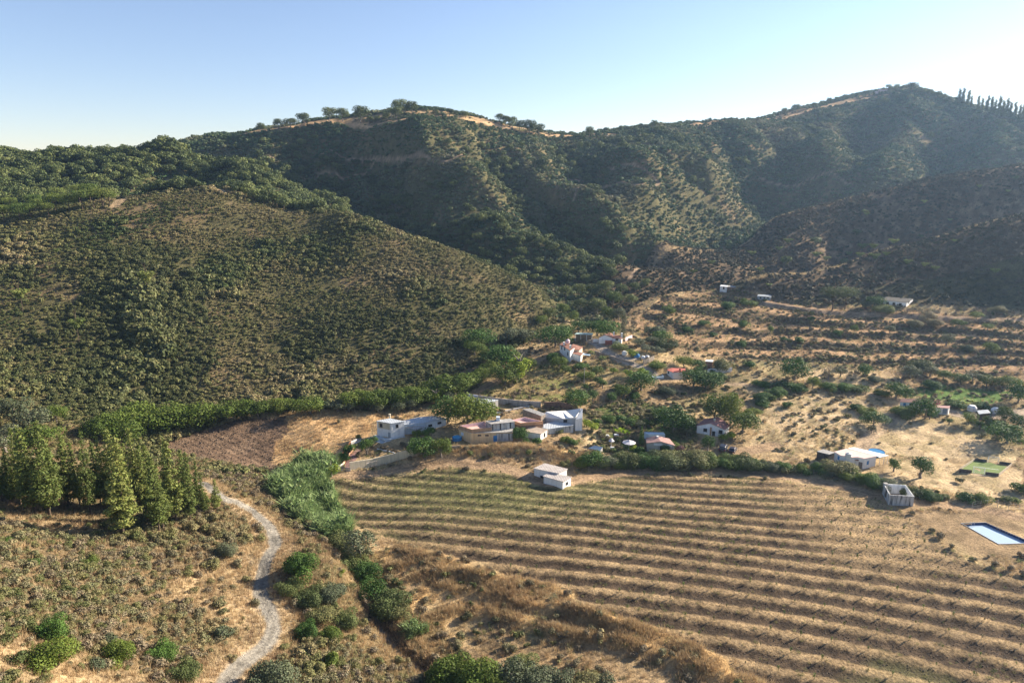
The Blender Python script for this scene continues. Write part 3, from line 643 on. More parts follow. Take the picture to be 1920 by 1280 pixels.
for P in SPURC:
    t = rr.rand(1300)*(len(P)-1); i = t.astype(int); f = (t - i)[:, None]; q_.append(P[i]*(1-f) + P[i+1]*f + rr.normal(size=(1300, 2))*2.6)
q_ = np.concatenate(q_); scatter('crest_grass', put(q_[:, 0], q_[:, 1]), rr.uniform(.9, 2.0, len(q_)), GR, 'pale dry grass catching the light along the crests of the two ridges', 55)
# ---- tall brown grass on the old banks below the field and on the bank above the farm road
P_ = []; S__ = []; r = np.random.RandomState(5)
for (B, h, w), dens in zip(BANKS, (9, 9, 10, 11, 10, 12)):
    L = np.hypot(*(B[1:] - B[:-1]).T).sum(); n = int(L*dens*1.6); t = r.rand(n)*(len(B)-1); i = t.astype(int); f = (t - i)[:, None]
    q = B[i]*(1-f) + B[i+1]*f + r.normal(size=(n, 2))*w*.62; P_.append(q); S__.append(r.uniform(.8, 1.5, n))
q = np.concatenate(P_); m = (roadfar(q[:, 0], q[:, 1], 0) > 0) & (np.random.RandomState(6).rand(len(q)) < .15 + sstep(.38, .56, fbm(q[:, 0], q[:, 1], 4.5, 2, 78))); q = q[m]; s_ = np.concatenate(S__)[m]
scatter('bank_grass', put(q[:, 0], q[:, 1]), s_, GRBr[:2] + GR, 'tall brown and golden grass along the old banks around the striped field', 20)
# ---- field: grass on the strips, weeds, clods
X, Y, r = jgrid(-50, 180, 70, 200, .55, 21)
f = inpoly(X, Y, Zfield); X, Y = X[f], Y[f]; ph = rown(X, Y); ph = ph - np.round(ph) - .03; u = r.rand(X.size)
hs = W2([(905,905)])[0]; gy = np.exp(-(((X - hs[0])/34)**2 + ((Y - hs[1] + 3)/15)**2)); rf = roadfar(X, Y, .2) > 0
m = rf & (u < .5*sstep(.3, .1, np.abs(ph)) + .03); mg = m & (r.rand(X.size) > gy*1.1 + .12)
scatter('strip_grass', put(X[mg], Y[mg]), r.uniform(.28, .55, mg.sum()), GR, 'short straw coloured grass on the strips of the orchard field', 22)
mg = rf & (u < .10*sstep(.5, .7, fbm(X, Y, 20, 3, 49)) + .55*gy*(sstep(.32, .1, np.abs(ph))*.8 + .25) + .018)
scatter('field_weeds', put(X[mg], Y[mg]), r.uniform(.4, .95, mg.sum()), GRG, 'green weeds and grass growing across the orchard field', 23)
def clod(seed):
    r = random.Random(seed); bm = __import__('bmesh').new(); __import__('bmesh').ops.create_icosphere(bm, subdivisions=1, radius=1)
    V = np.array([v.co[:] for v in bm.verts]); F_ = np.array([[v.index for v in f.verts] for f in bm.faces]); bm.free()
    V = V*(1 + .35*np.random.RandomState(seed).uniform(-1, 1, (len(V), 1)))*np.array((1, .8, .55)); return V, F_, np.ones_like(V)
mCLOD = mat_leaf('soil_clods', [(0, (.05, .036, .025)), (.5, (.08, .056, .037)), (1, (.12, .085, .055))], 0)
CL = [proto('soil_clod', clod(s), mCLOD) for s in (1, 2, 3)]
m = rf & (r.rand(X.size) < .55*sstep(.16, .3, np.abs(ph)))
scatter('soil_clods', put(X[m], Y[m]), r.uniform(.06, .2, m.sum()), CL, 'brown clods of turned soil between the grass strips of the field', 24, tilt=1)
# ---- valley grass, ploughed clods, terrace tufts, low bushes
X, Y, r = jgrid(-110, 430, 60, 400, 1.15, 25); va = inpoly(X, Y, Zvalley) & ~inpoly(X, Y, Zfield) & (roadfar(X, Y, .4) > 0)
me_ = inpoly(X, Y, Zmeadow); pl = inpoly(X, Y, Zploughed); te = inpoly(X, Y, Zterr); u = r.rand(X.size)
n2 = fbm(X, Y, 14, 3, 66); ga = inpoly(X, Y, Zgarden) | inpoly(X, Y, Zgrassyslope); li = np.zeros(X.shape, bool)
for P in Zlight[:2]: li |= inpoly(X, Y, P)
m = va & ~pl & (u < np.where(me_, .95, np.where(li, .1, .3 + .5*sstep(.45, .6, n2) + .3*(Y < 118))))
q = put(X, Y)
scatter('valley_grass', q[m], r.uniform(.6, 1.2, m.sum()), GR + GRBr[:1], 'dry golden grass on the open ground around the valley houses', 26)
m = va & ~pl & ~me_ & ~li & (u > .84 - .1*ga)
scatter('valley_weeds', q[m], r.uniform(.7, 1.6, m.sum()), GRG + DRYP[:2], 'green and brown weeds scattered over the valley floor', 27)
m = pl & va; scatter('ploughed_clods', q[m][::1], r.uniform(.15, .4, m.sum()), CL, 'clods on the dark ploughed plot beside the golden meadow', 28, tilt=1)
rx = np.concatenate([X, X + r.uniform(-.6, .6, X.size)]); ry = np.concatenate([Y, Y + r.uniform(-.6, .6, X.size)])
zt = H0(rx, ry); dens = np.where(inpoly(rx, ry, Zterr), .012, .024)*(1 - .9*inpoly(rx, ry, Zmeadow))*(1 - inpoly(rx, ry, Zploughed))
gs = inpoly(rx, ry, Zgrassyslope); dens = np.where(gs, .12, dens); dens = np.where(inpoly(rx, ry, Zgarden), .16, dens)
for P in Zlight[:2]: dens = dens*np.where(inpoly(rx, ry, P), .08, 1)
fr_ = terr_fr(rx, ry, H0(rx, ry) + ((fbm(rx, ry, 7, 3, 21) - .5)*.9)); _h = (fr_ > .55) & (fr_ < .97) & inpoly(rx, ry, Zterr)   # on the terrace risers
dens = np.where(_h, .22, dens)*sstep(.3, .55, fbm(rx, ry, 16, 3, 67))*1.5
m = inpoly(rx, ry, Zvalley) & ~inpoly(rx, ry, Zfield) & (roadfar(rx, ry, .8) > 0) & (np.random.RandomState(3).rand(rx.size) < dens)
sc = np.random.RandomState(4).uniform(.6, 1.5, m.sum())*np.where(gs[m], .6, 1)
scatter('valley_scrub', put(rx[m], ry[m]), sc, SCR[:2] + DRYP, 'small dark bushes dotted over the terraces and rough ground of the valley', 29)
# ---- cane thicket in the creek
CANE = [proto('cane_clump', merge(blades(46, 3.6, 1.1, .10, s, .5), leaves([(.3*math.cos(q*2.4)*q**.5, .3*math.sin(q*2.4)*q**.5, 1.6 + .28*q, .75, .75, .5) for q in range(6)], 150, .2, s, vert=.5, elong=1.8, dark=(.5, 1.35))), mREED) for s in (1, 2, 3, 4)]
X, Y, r = jgrid(-60, 10, 90, 210, .95, 30); m = inpoly(X, Y, Zreed)
scatter('cane_thicket', put(X[m], Y[m]), (.45 + .85*fbm(X[m], Y[m], 5, 2, 77))*r.uniform(.75, 1.2, m.sum()), CANE, 'pale green cane thicket filling the creek between the dirt track and the field', 31)
print('stuff done')

# ------------------------------------------------------------------ trees, each a thing (trunk + crown)
def crown(name, data, mat): return mkmesh(name, *data[:2], mat, data[2])
def pine_crown(seed, h=14., R_=3.0, z0=.13, n=5200, dens=1.0):
    r = random.Random(seed); L = []
    k = 0; z = h*z0
    while z < h*.97:
        t = (z - h*z0)/(h*(1-z0)); rad = R_*(1 - t)**.95*r.uniform(.8, 1.1)*(.55 + .45*min(1, t/.16)) + .25
        nb = 6 if t < .7 else 4
        for i in range(nb):
            if r.random() > .86*dens: continue
            a = k*1.1 + 2*math.pi*i/nb + r.uniform(-.3, .3); q = rad*r.uniform(.45, .82); s = max(.4, rad*.36)*r.uniform(.8, 1.25)
            L.append((math.cos(a)*q, math.sin(a)*q, z + q*.22 + r.uniform(-.15, .2), s, s, s*.55))
        L.append((0, 0, z, max(.3, rad*.3), max(.3, rad*.3), .5))
        z += h*.052; k += 1
    L.append((0, 0, h*.965, .3, .3, .7))
    return leaves(L, n, .118, seed, flat=.1, vert=.35, elong=1.6, shell=(.5, 1.1))
KIND = {}
def kind(k, name, H_, variants): KIND[k] = (name, H_, variants)
kind('pine', 'pine_tree', 14., [(trunk_mesh('trunk', 12.6, .2, s, mBARK, nl=0, lean=.012), crown('crown', pine_crown(s, R_=R_), mPINE)) for s, R_ in ((1, 2.9), (2, 2.4), (3, 2.7), (4, 2.2), (5, 3.0))])
kind('thinpine', 'pine_tree', 12., [(trunk_mesh('trunk', 11, .17, s, mBARK, nl=2, lean=.02), crown('crown', (lambda d: leaves([(math.cos(q*2.4+s)*q**.5*.75, math.sin(q*2.4+s)*q**.5*.75, 5.4 + q*.42 - .02*q*q, 1.0, 1.0, .65) for q in range(14)], 900, .27, s+20, flat=.2))(0), mPINE)) for s in (1, 2, 3)])
def sp_crown(seed, R_=4.2, h=9., th=1.5):
    r = random.Random(seed); L = []
    for i in range(16):
        a = i*2.4; q = R_*.78*math.sqrt((i+.5)/16); s = R_*r.uniform(.24, .34); L.append((math.cos(a)*q, math.sin(a)*q, h - th*.95 - .25*(q/R_)**2*th + r.uniform(-.15, .15), s, s, th*.62))
    return leaves(L, 2600, .15, seed, flat=.35, shell=(.6, 1.05))
kind('stone', 'umbrella_pine', 9., [(trunk_mesh('trunk', 6.6, .26, s, mBARK, nl=6, lean=.02, spread=.7), crown('crown', sp_crown(s, th=t), mSTONE)) for s, t in ((1, 3.0), (2, 3.6), (3, 2.7))])
kind('flat', 'umbrella_pine', 9., [(trunk_mesh('trunk', 6.4, .3, s, mBARK, nl=6, lean=.02, spread=.8), crown('crown', sp_crown(s, R_=6.2, th=2.6), mOAK)) for s in (4, 5)])
def oakv(R_, n, q, mat, s, size=.22, z0=1.4, Hc=3.0, nl=5): return (trunk_mesh('trunk', z0 + 2.6, .28, s, mBARKG, nl=nl, spread=.5), crown('crown', leaves(lobes(R_, Hc, q, s, z0), n, size, s), mat))
kind('oak', 'oak_tree', 7.6, [oakv(4.0, 1900, 15, mOAK, s) for s in (1, 2, 3)])
kind('lush', 'leafy_tree', 7.0, [oakv(3.9, 3000, 18, mLUSH, s, .17, .5, 3.2) for s in (11, 12, 13, 14)])
kind('citrus', 'fruit_tree', 4.4, [oakv(1.9, 1900, 14, mCIT, s, .11, .9, 1.75, 4) for s in (21, 22, 23)])
kind('carob', 'evergreen_tree', 6.0, [oakv(3.8, 3000, 20, mLUSH, s, .17, .1, 2.9) for s in (31, 32, 33)])
kind('dark', 'evergreen_tree', 6.0, [oakv(3.6, 2600, 18, mCIT, s, .17, .2, 2.8) for s in (34, 35, 36)])
kind('grey', 'olive_tree', 5.0, [oakv(2.6, 2200, 14, mOLV, s, .13, .7, 2.1) for s in (41, 42)])
kind('yel', 'yellow_green_shrub', 3.0, [oakv(1.7, 1400, 9, mYEL, s, .12, .1, 1.4, 3) for s in (45, 46)])
kind('boug', 'flowering_shrub', 3.0, [oakv(1.7, 1100, 9, mBOUG, s, .12, .1, 1.4, 3) for s in (47,)])
def bushv(mat, s, n=1500, size=.1):
    r = random.Random(s); L = [(r.uniform(-.8, .8), r.uniform(-.8, .8), r.uniform(.5, 1.1), *(r.uniform(.5, .8),)*2, r.uniform(.5, .75)) for _ in range(10)]
    return (trunk_mesh('stem', .9, .07, s, mBARK, nl=4, spread=1.0), crown('crown', leaves(L, n, size, s), mat))
kind('bush', 'bush', 1.8, [bushv(mCIT, 51), bushv(mCIT, 52), bushv(mLUSH, 53)])
kind('lbush', 'bush', 1.8, [bushv(mLUSH, 54, 1900), bushv(mLUSH, 55, 1900)])
kind('obush', 'bush', 1.8, [bushv(mSCR, 56), bushv(mOLV, 57), bushv(mOAK, 58)])
for k_, ms_ in (('bush', (mCIT, mCIT, mLUSH)), ('lbush', (mLUSH, mLUSH, mCIT)), ('obush', (mSCR, mOLV, mOAK))):
    kind(k_ + '+', 'bush', 1.8, [bushv(m_, 80 + i_, 7500, .047) for i_, m_ in enumerate(ms_)])
kind('tall', 'eucalyptus_tree', 16., [(trunk_mesh('trunk', 13, .5, s, mBARKG, nl=4, lean=.03, spread=.25), crown('crown', leaves([(random.Random(s*9+i).uniform(-1, 1)*.7, random.Random(s*7+i).uniform(-1, 1)*.7, 1.0 + i*1.2, 2.5 - .13*i, 2.5 - .13*i, 1.3) for i in range(12)], 2600, .27, s, vert=.4, shell=(.3, 1.1)), mOAK)) for s in (61, 62, 63)])
kind('poplar', 'poplar_tree', 12., [(trunk_mesh('trunk', 9, .2, 64, mBARKG, nl=2, spread=.2), crown('crown', leaves([(random.Random(i).uniform(-.7, .7), random.Random(i+50).uniform(-.7, .7), 2 + i*.75, 1.5, 1.5, 1.0) for i in range(13)], 3200, .14, 64, vert=.3), mOLV))])
kind('cyp', 'cypress_tree', 8., [(trunk_mesh('trunk', 5, .14, 65, mBARK, nl=0), crown('crown', leaves([(0, 0, .9 + i*.62, 1.25*(1 - (i/12)**2)+.2, 1.25*(1 - (i/12)**2)+.2, .75) for i in range(12)], 2400, .12, 65, vert=.5), mCIT))])
def fronds(n, L_, seed, z, wid=.22, droop=1.0, mat=None):
    r = random.Random(seed); V = []; F_ = []
    for i in range(n):
        a = i*2.4; up = r.uniform(.1, 1.2); prev = None; w = wid
        for k in range(6):
            t = k/5; d = L_*t; p = Vector((math.cos(a)*d*math.cos(up*(1-.3*t)), math.sin(a)*d*math.cos(up*(1-.3*t)), z + L_*math.sin(up)*t - droop*L_*.75*t*t)); s = Vector((-math.sin(a), math.cos(a), 0))*w*(1 - .75*t)*(1 if k else .3)
            V += [p - s + Vector((0, 0, -.12*w)), p, p + s + Vector((0, 0, -.12*w))]
            if k:
                b = len(V) - 6; F_ += [(b, b+1, b+4, b+3), (b+1, b+2, b+5, b+4)]
    return np.array([tuple(v) for v in V]), np.array(F_), np.ones((len(V), 3))
kind('palm', 'palm_tree', 3.6, [(trunk_mesh('trunk', 2.2, .2, 66, mBARKG, nl=0), crown('crown', fronds(26, 2.0, 66, 1.95, .2), mLUSH))])
kind('banana', 'banana_plant', 3.0, [(trunk_mesh('stem', 1.6, .12, 67, mOLV, nl=0), crown('crown', fronds(11, 2.0, 67, 1.2, .34, .6), mYEL))])
kind('bare', 'bare_tree', 5.0, [(trunk_mesh('trunk', 4.2, .2, 68, mBARKG, nl=9, spread=.9), crown('crown', leaves(lobes(2.6, 1.9, 9, 68, 1.0), 700, .07, 68, vert=.5, elong=2.4, shell=(.3, 1.05)), mDRY))])
ORD = 'first second third fourth fifth sixth seventh eighth ninth tenth eleventh twelfth thirteenth fourteenth fifteenth sixteenth seventeenth eighteenth nineteenth twentieth'.split()
def ordw(i):
    if i < 20: return ORD[i]
    t, u = divmod(i + 1, 10); T = {2: 'twenty', 3: 'thirty', 4: 'forty', 5: 'fifty', 6: 'sixty'}[t]
    return (T + '-' + ORD[u-1]) if u else {3: 'thirtieth', 4: 'fortieth', 5: 'fiftieth', 6: 'sixtieth'}[t]
_TR = random.Random(99)
def depth(p): return p[1]*cp + (HC - p[2])*sp
def tree_at(k, p, h, label, group=None, wide=1.0, simple=False, name=None):
    nm, H_, vs = KIND[k]; v = vs[_TR.randrange(len(vs))]; s = h/H_
    t = empty(name or nm, p, _TR.uniform(0, 6.28), label, nm.replace('_', ' ').replace('yellow green ', '').replace('flowering ', ''), group)
    if k == 'pine': wide *= _TR.uniform(.72, 1.3); t.rotation_euler = (_TR.uniform(-.045, .045), _TR.uniform(-.045, .045), t.rotation_euler[2])
    t.scale = (s*wide, s*wide, s)
    for me in v: link(me.name.split('.')[0], me, t)
    return t
def tree(k, px, py, hpx, label, group=None, wide=1.0, y0=45., y1=1200., name=None):
    p = hitf(px, py, y0, y1)
    if p is None: print('MISS', k, px, py); return None
    h = hpx*depth(p)/(F*cp*KH); k = k + '+' if (k + '+') in KIND and h > 2.4 else k; return tree_at(k, (p[0], p[1], p[2] - .05), h, label, group, wide, name=name)
KH = .97
def row(k, pts, tmpl, group, wide=1.0, y0=45., y1=1200.):
    """tmpl holds {} for the ordinal counted from the left; pts = (px, py, hpx[, wide[, kind]])"""
    pts = sorted(pts)
    for i, q in enumerate(pts):
        tree(q[4] if len(q) > 4 else k, q[0], q[1], q[2], tmpl.format(ordw(i)), group, (q[3] if len(q) > 3 and q[3] else wide), y0, y1)

row('pine', [(68,963,165,1.1),(94,968,182,.9),(170,963,160),(232,1004,186,.95),(299,994,140),(306,990,120,.8),(331,979,150),(358,977,128),(386,963,75),(406,956,60,.9),
             (268,959,158),(277,961,128,.8),(203,955,138,.8),(130,951,138),(4,939,120),(40,948,148),(150,947,118),(226,950,148,1),(250,952,122),(318,952,132),(345,953,112),(190,948,120),
             (110,947,125),(22,945,105),(372,955,92),(55,932,112),(290,948,118)], '{} pine from the left in the grove beside the dirt track', 'pines in the grove beside the dirt track', .74)
row('thinpine', [(43,586,62),(148,640,60),(278,556,66),(108,482,22)], '{} pine from the left standing alone in the scrub of the rounded hill', 'lone pines on the rounded hill', .8)
row('grey', [(30,800,58,1.0,'grey'),(68,812,48,1.2,'grey'),(106,792,34,1.0,'lush'),(12,850,56,1.1,'grey'),(72,838,40,1.5,'carob')], '{} round tree from the left at the hill foot behind the pine grove', 'round trees behind the pine grove')
row('stone', [(8,416,34),(38,414,38),(58,410,34),(76,404,34),(92,408,30),(66,396,34),(104,397,38),(130,395,36),(155,394,40),(176,391,38),(193,389,40),(206,386,30),(112,382,34),(150,382,38),(170,380,38),(20,400,32)],
    '{} umbrella pine from the left along the shoulder above the rounded hill', 'umbrella pines above the rounded hill', 1.0, 300)
row('carob', [(187,822,40),(207,815,44),(236,828,40,1.4),(253,806,52,1.2),(290,806,40),(322,807,48,1.3),(352,803,40),(381,799,46,1.1),(427,789,36),(455,783,34,1.2),(484,782,34,1.2),(523,775,30),
              (548,772,26),(583,776,32,1.3),(597,770,24,1,'dark'),(662,765,34,1.3),(685,761,30),(706,765,34,1.3),(728,762,32,1.3),(751,760,34,1.2),(779,758,34,1.3),(805,752,28),(822,745,36,1.2),(853,742,44,1.3),(880,730,30)],
    '{} rounded tree from the left in the belt along the foot of the hill', 'trees in the belt along the hill foot', 1.1)
row('carob', [(888,722,26),(903,712,24),(922,702,26,1.2),(948,722,38,1.1),(974,712,44,1.0,'yel'),(939,688,40,1.5,'dark'),(960,684,28),(890,666,30,1.3,'lush'),(896,652,34,1.5,'dark'),(910,676,20),(993,690,20)],
    '{} tree from the left in the creek thicket below the white villa', 'trees of the creek thicket below the villa')
row('grey', [(633,772,24,1.6),(655,771,18,1.4),(710,772,18,1.6,'grey'),(748,772,20,1.6),(770,768,22,1.4),(817,757,26,1.2,'yel'),(840,757,24),(962,640,26,1.6),(985,640,24,1.5),(948,645,20,1.3)],
    '{} pale shrub from the left at the edge of the tree belt by the meadow', 'pale shrubs by the tree belt')
# trees in and around the compound
tree('lush', 876, 802, 66, 'large leafy tree towering behind the long grey roofed outbuilding', wide=1.0)
tree('lush', 905, 795, 48, 'leafy tree right of the largest tree in the walled yard', wide=1.1)
tree('dark', 840, 792, 50, 'dark tree left of the largest tree by the long outbuilding', wide=1.0)
tree('dark', 795, 858, 40, 'dark green bushy tree in front of the cream retaining wall', wide=1.1)
tree('lush', 827, 856, 36, 'brighter bushy tree joined to the dark one by the retaining wall', wide=1.1)
tree('citrus', 687, 852, 33, 'round clipped tree beside the terracotta paved ramp', wide=.95)
tree('citrus', 701, 833, 17, 'small round tree just behind the clipped tree by the ramp')
tree('citrus', 805, 825, 27, 'round fruit tree in the yard in front of the long outbuilding', wide=1.05)
tree('yel', 782, 820, 15, 'low yellow green shrub left of the round fruit tree', wide=1.3)
tree('dark', 973, 826, 26, 'dark round tree between the ochre house and the small cottage')
tree('bush', 1003, 832, 13, 'dark bush against the wall of the tan roofed cottage', wide=1.2); tree('bush', 985, 832, 10, 'low dark bush left of the one at the tan roofed cottage')
tree('citrus', 672, 826, 13, 'small round shrub beside the white gate pillars of the ramp'); tree('bush', 655, 846, 14, 'upper bush growing in the orange walled bed of the ramp')
tree('bush', 646, 862, 16, 'lower bush growing in the orange walled bed of the ramp'); tree('yel', 622, 893, 26, 'bright yellow green bush at the lower end of the cane thicket by the ramp')
row('bush', [(1060,828,12,1.2),(1074,832,12,1.2),(1085,832,12,1.2,'palm'),(1100,800,16,1.0,'yel'),(1109,806,18,1.2,'yel')], '{} shrub from the left on the bank below the white roofed barn', 'shrubs below the barn')
# the garden and houses in the middle
row('citrus', [(1202,732,36,1.2,'dark'),(1168,745,26,1.3,'lush'),(1146,756,22),(1080,770,42,.9,'dark'),(1112,752,22),(1090,752,24,1,'grey'),(1130,728,18),(1190,748,14,1,'bush')],
    '{} orchard tree from the left on the grassy slope below the villa', 'orchard trees below the villa')
row('lush', [(1242,788,24,1.4,'dark'),(1263,810,50,1.05,'dark'),(1283,806,30,1,'dark'),(1300,808,32,.9,'cyp'),(1340,787,50,1.0),(1369,795,56,.75,'lush'),(1392,812,42,1.3,'lush'),(1327,846,30,.9,'citrus'),(1288,816,17,1.2,'grey'),(1202,836,38,.7,'cyp'),
             (1356,826,14,1.2,'yel'),(1370,822,14,1.2,'yel'),(1246,846,18,1,'bush'),(1262,838,14,1,'bush')], '{} tree from the left around the two houses with reddish roofs', 'trees around the reddish roofed houses')
row('bush', [(1150,848,12,1,'palm'),(1130,842,12,1,'palm'),(1186,846,14,1,'yel'),(1195,850,14,1.2),(1275,846,12,1.3,'boug'),(1178,796,12,1.6),(1200,800,12,1.5,'grey'),(1215,796,10,1.5),(1140,790,14,1.3),(1120,792,10,1.3),(1165,786,10,1.6),(1190,786,8,1.6)],
    '{} plant from the left in the vegetable garden by the parasols', 'plants of the vegetable garden')
row('dark', [(1301,726,36,1.2),(1322,730,34,1.3),(1345,724,26,1.2),(1308,738,14,1.2,'grey'),(1282,690,24,1.3,'lush'),(1308,694,20,1.3,'dark'),(1355,694,22,1.3,'obush'),(1232,690,14,1.5,'bush'),(1335,700,8)],
    '{} tree from the left around the small red roofed house', 'trees around the small red roofed house')
row('bush', [(1431,752,16,1.6),(1422,758,12,1.4),(1454,740,16,1.5),(1410,778,14,1.5),(1475,762,10,1.2),(1430,762,10,1.6),(1427,724,12,2.0),(1440,748,12,1.6,'lbush'),(1459,742,14,1.5),(1375,742,8,1.5,'obush'),(1252,738,14,1.8,'obush'),(1160,730,12)],
    '{} bush from the left on the dry slope above the gable roofed house', 'bushes on the dry slope')
row('lush', [(1490,712,42,1.0,'dark'),(1524,728,24,.9),(1552,712,26,1.1,'bare'),(1575,706,20,1.1,'grey'),(1620,706,24,1.0,'dark'),(1554,731,15,1.5,'bush'),(1582,731,15,1.5,'bush'),(1606,733,12,2.2,'bush'),(1496,731,13,2.2,'bush'),(1470,726,12,2.0,'bush'),
             (1680,746,30,1.1,'dark'),(1698,748,22,1.2,'dark'),(1653,742,13,1.6,'bush'),(1640,716,12,1.6,'obush'),(1706,710,26,1.2,'grey'),(1725,694,22,1.3,'obush'),(1745,706,20,1.5,'grey'),(1768,712,20,1.4,'lush'),(1800,720,22,1.4,'lush'),(1822,716,22,1.3,'grey'),
             (1850,724,22,1.4,'lush'),(1879,728,24,1.2,'lush'),(1908,756,42,.9,'dark'),(1895,722,18,1.4,'lush'),(1748,728,16,1.5,'bush')], '{} tree from the left in the green belt below the terraces', 'trees of the green belt below the terraces')
row('bush', [(1637,798,26,1.5,'dark'),(1634,812,17,.9,'grey'),(1625,776,14,1.6),(1598,766,12,1.4),(1735,784,38,1.0,'dark'),(1692,780,18,1.6,'lbush'),(1712,778,18,1.5),(1743,786,16,1.1,'citrus'),(1779,796,13,1.2,'citrus'),(1816,796,24,1.0,'lush'),(1836,804,16,1.0,'citrus'),
             (1881,792,32,.8,'lush'),(1862,798,16,1.6),(1908,800,24,1.4,'dark'),(1888,830,36,1.5,'dark'),(1806,760,14,1.8,'banana'),(1822,758,14,1.6,'banana'),(1838,764,10,2,'bush'),(1790,762,12,1.8,'bush'),(1748,762,14,1.3,'boug'),(1848,776,8,1.5)],
    '{} shrub or tree from the left around the low houses beyond the pitch', 'planting around the far low houses')
tree('citrus', 1726, 896, 42, 'lone round tree on the pale ground between the white house and pitch', wide=1.1)
tree('citrus', 1675, 884, 26, 'small round tree beside the veranda of the flat roofed white house', wide=1.0)
row('bush', [(1228,690,12,1.2),(1254,588,16,1.0),(1362,578,14,1.6),(1402,574,14,1.5),(1395,614,14,1.0),(1391,650,12,1.3),(1444,626,16,.9,'citrus'),(1571,628,10,1.2),(1601,624,16,.8,'lush'),(1669,624,14,1.3,'grey'),(1404,688,12,1.4),(1624,580,16,1.4,'grey'),
             (1639,576,22,1.2,'dark'),(1657,585,14,1.8,'obush'),(1774,648,24,1.1,'grey'),(1856,664,24,1.0,'lush'),(1796,612,14,1.6,'lush'),(1830,598,14,1.6,'lush'),(1852,618,12,1.6,'lush'),(1870,586,14,1.4,'obush'),(1740,600,16,1.4,'obush'),(1715,612,14,1.6,'obush'),
             (1750,610,14,1.6,'obush'),(1812,660,16,1.0,'obush'),(1500,640,10,1.2),(1470,640,8,1.4),(1520,600,8,1.3),(1320,610,10,1.6),(1340,630,8,1.6),(1290,622,10,1.8)],
    '{} bush from the left scattered over the dry terraces', 'bushes scattered over the terraces')
tree('flat', 1560, 582, 48, 'left of two broad umbrella pines on the top terrace', wide=.8); tree('flat', 1584, 580, 46, 'right of two broad umbrella pines on the top terrace', wide=.8)
row('thinpine', [(1615,478,30),(1636,476,26),(1638,498,32),(1611,492,26),(1700,505,26),(1732,508,22),(1752,516,24),(1864,522,26),(1409,488,24),(1476,466,26),(1333,504,22),(1425,516,20),(1459,478,22),(1530,494,30),(1548,498,24),(1674,468,28),(1732,388,18),
                 (1624,410,16),(1835,358,16),(1889,366,14),(1788,460,16),(1441,544,18),(1660,488,22),(1590,486,20),(1300,520,20),(1780,420,14)], '{} pine from the left dotted over the two dark ridges beyond the terraces', 'pines on the two dark ridges', 1.15)
# round the villa
row('lush', [(1041,650,40,1.3,'dark'),(1060,634,28,1.2,'lush'),(1048,692,26,1.0,'lush'),(1037,676,16,1.2,'bush'),(1060,698,14,1.5),(1092,690,10,1.8,'bush'),(1107,668,16,1.0,'palm'),(1128,680,18,1.0,'palm'),(1140,634,34,1.2,'dark'),(1120,630,30,1.3,'dark'),
             (1168,640,52,.75,'poplar'),(1185,668,14,1.3,'yel'),(1160,655,14,1.5,'obush'),(1100,716,22,1.2),(1118,706,20,1.2),(1122,722,16,1.2,'citrus'),(1098,732,14,.9,'citrus'),(1178,706,14,1.2,'yel'),(1203,708,20,1,'yel'),(1150,700,12,1.2,'yel'),
             (1228,630,20,1.5,'obush'),(1238,640,20,1.6,'dark'),(1250,652,18,1.6,'obush'),(1222,646,16,1.6,'grey'),(1212,660,14,1.8,'grey'),(1232,664,14,1.8,'grey'),(1196,650,16,1.5,'grey'),(1085,622,20,1.6,'dark')],
    '{} tree from the left on the knoll around the white villa', 'trees on the villa knoll')
# creek valley behind the knoll
row('oak', [(1060,560,26),(1085,556,24),(1110,560,28),(1135,556,30),(1030,600,24),(1055,590,22,1,'lush'),(1090,585,26),(1120,588,30),(1150,572,28,1,'lush'),(1165,556,24),(1190,548,20),(1075,605,22,1,'lush'),(1140,600,26,1,'lush'),(1100,536,22),(1180,575,24),(1210,540,18),(1015,610,20,1,'lush'),(1160,600,24,1,'grey')],
    '{} oak or willow from the left in the narrow valley behind the villa', 'trees of the narrow valley behind the villa')
# foreground bushes
row('lbush', [(95,1250,48,1.3),(102,1196,42,.9),(222,1240,40,1.1),(307,1234,34,1.0),(350,1270,36,1,'obush'),(418,1196,24,1,'obush'),(428,1040,26,1,'obush'),(402,1066,20,1,'obush'),(205,1206,20,1,'obush'),(505,1300,60,1.1,'obush'),(180,1254,22,1,'obush'),(60,1060,12,1.6,'bush'),(15,1018,12,1.2,'bush'),(170,1062,20,.9,'bush')],
    '{} green bush from the left on the scrubby near slope left of the track', 'green bushes on the near slope')
row('obush', [(566,1078,44,1.0,'bush'),(674,1046,54,1.1,'grey'),(640,1030,34,1.2,'obush'),(684,1092,40,1.1,'bush'),(706,1128,44,1.0,'dark'),(728,1146,40,1.2,'obush'),(660,1066,34,1.2,'obush'),(577,1192,28,1.0,'lbush'),(617,1200,26,1.2,'lbush'),(575,1230,26,1,'obush'),(622,1246,26,1,'lbush'),
              (642,1076,10,1,'yel'),(590,1260,24,1,'obush'),(748,1160,30,1,'obush'),(545,1110,26,1.2,'obush'),(580,1130,26,1.4,'obush'),(620,1120,28,1.4,'obush'),(600,1160,26,1.4,'obush'),(650,1170,24,1.4,'obush')],
    '{} bush from the left along the ditch between the track and the field', 'bushes along the ditch')
row('lbush', [(848,1290,62,1.0),(897,1296,56,1.2),(933,1300,42,.9),(876,1302,44,.8),(809,1272,24,.9),(960,1290,52,1.3,'grey'),(1005,1288,44,1.3,'obush'),(1050,1292,40,1.3,'grey'),(1095,1296,38,1.3,'obush'),(1135,1296,34,1.2,'grey'),(980,1262,30,1.4,'obush')],
    '{} shrub from the left at the bottom edge below the grassy banks', 'shrubs below the grassy banks')
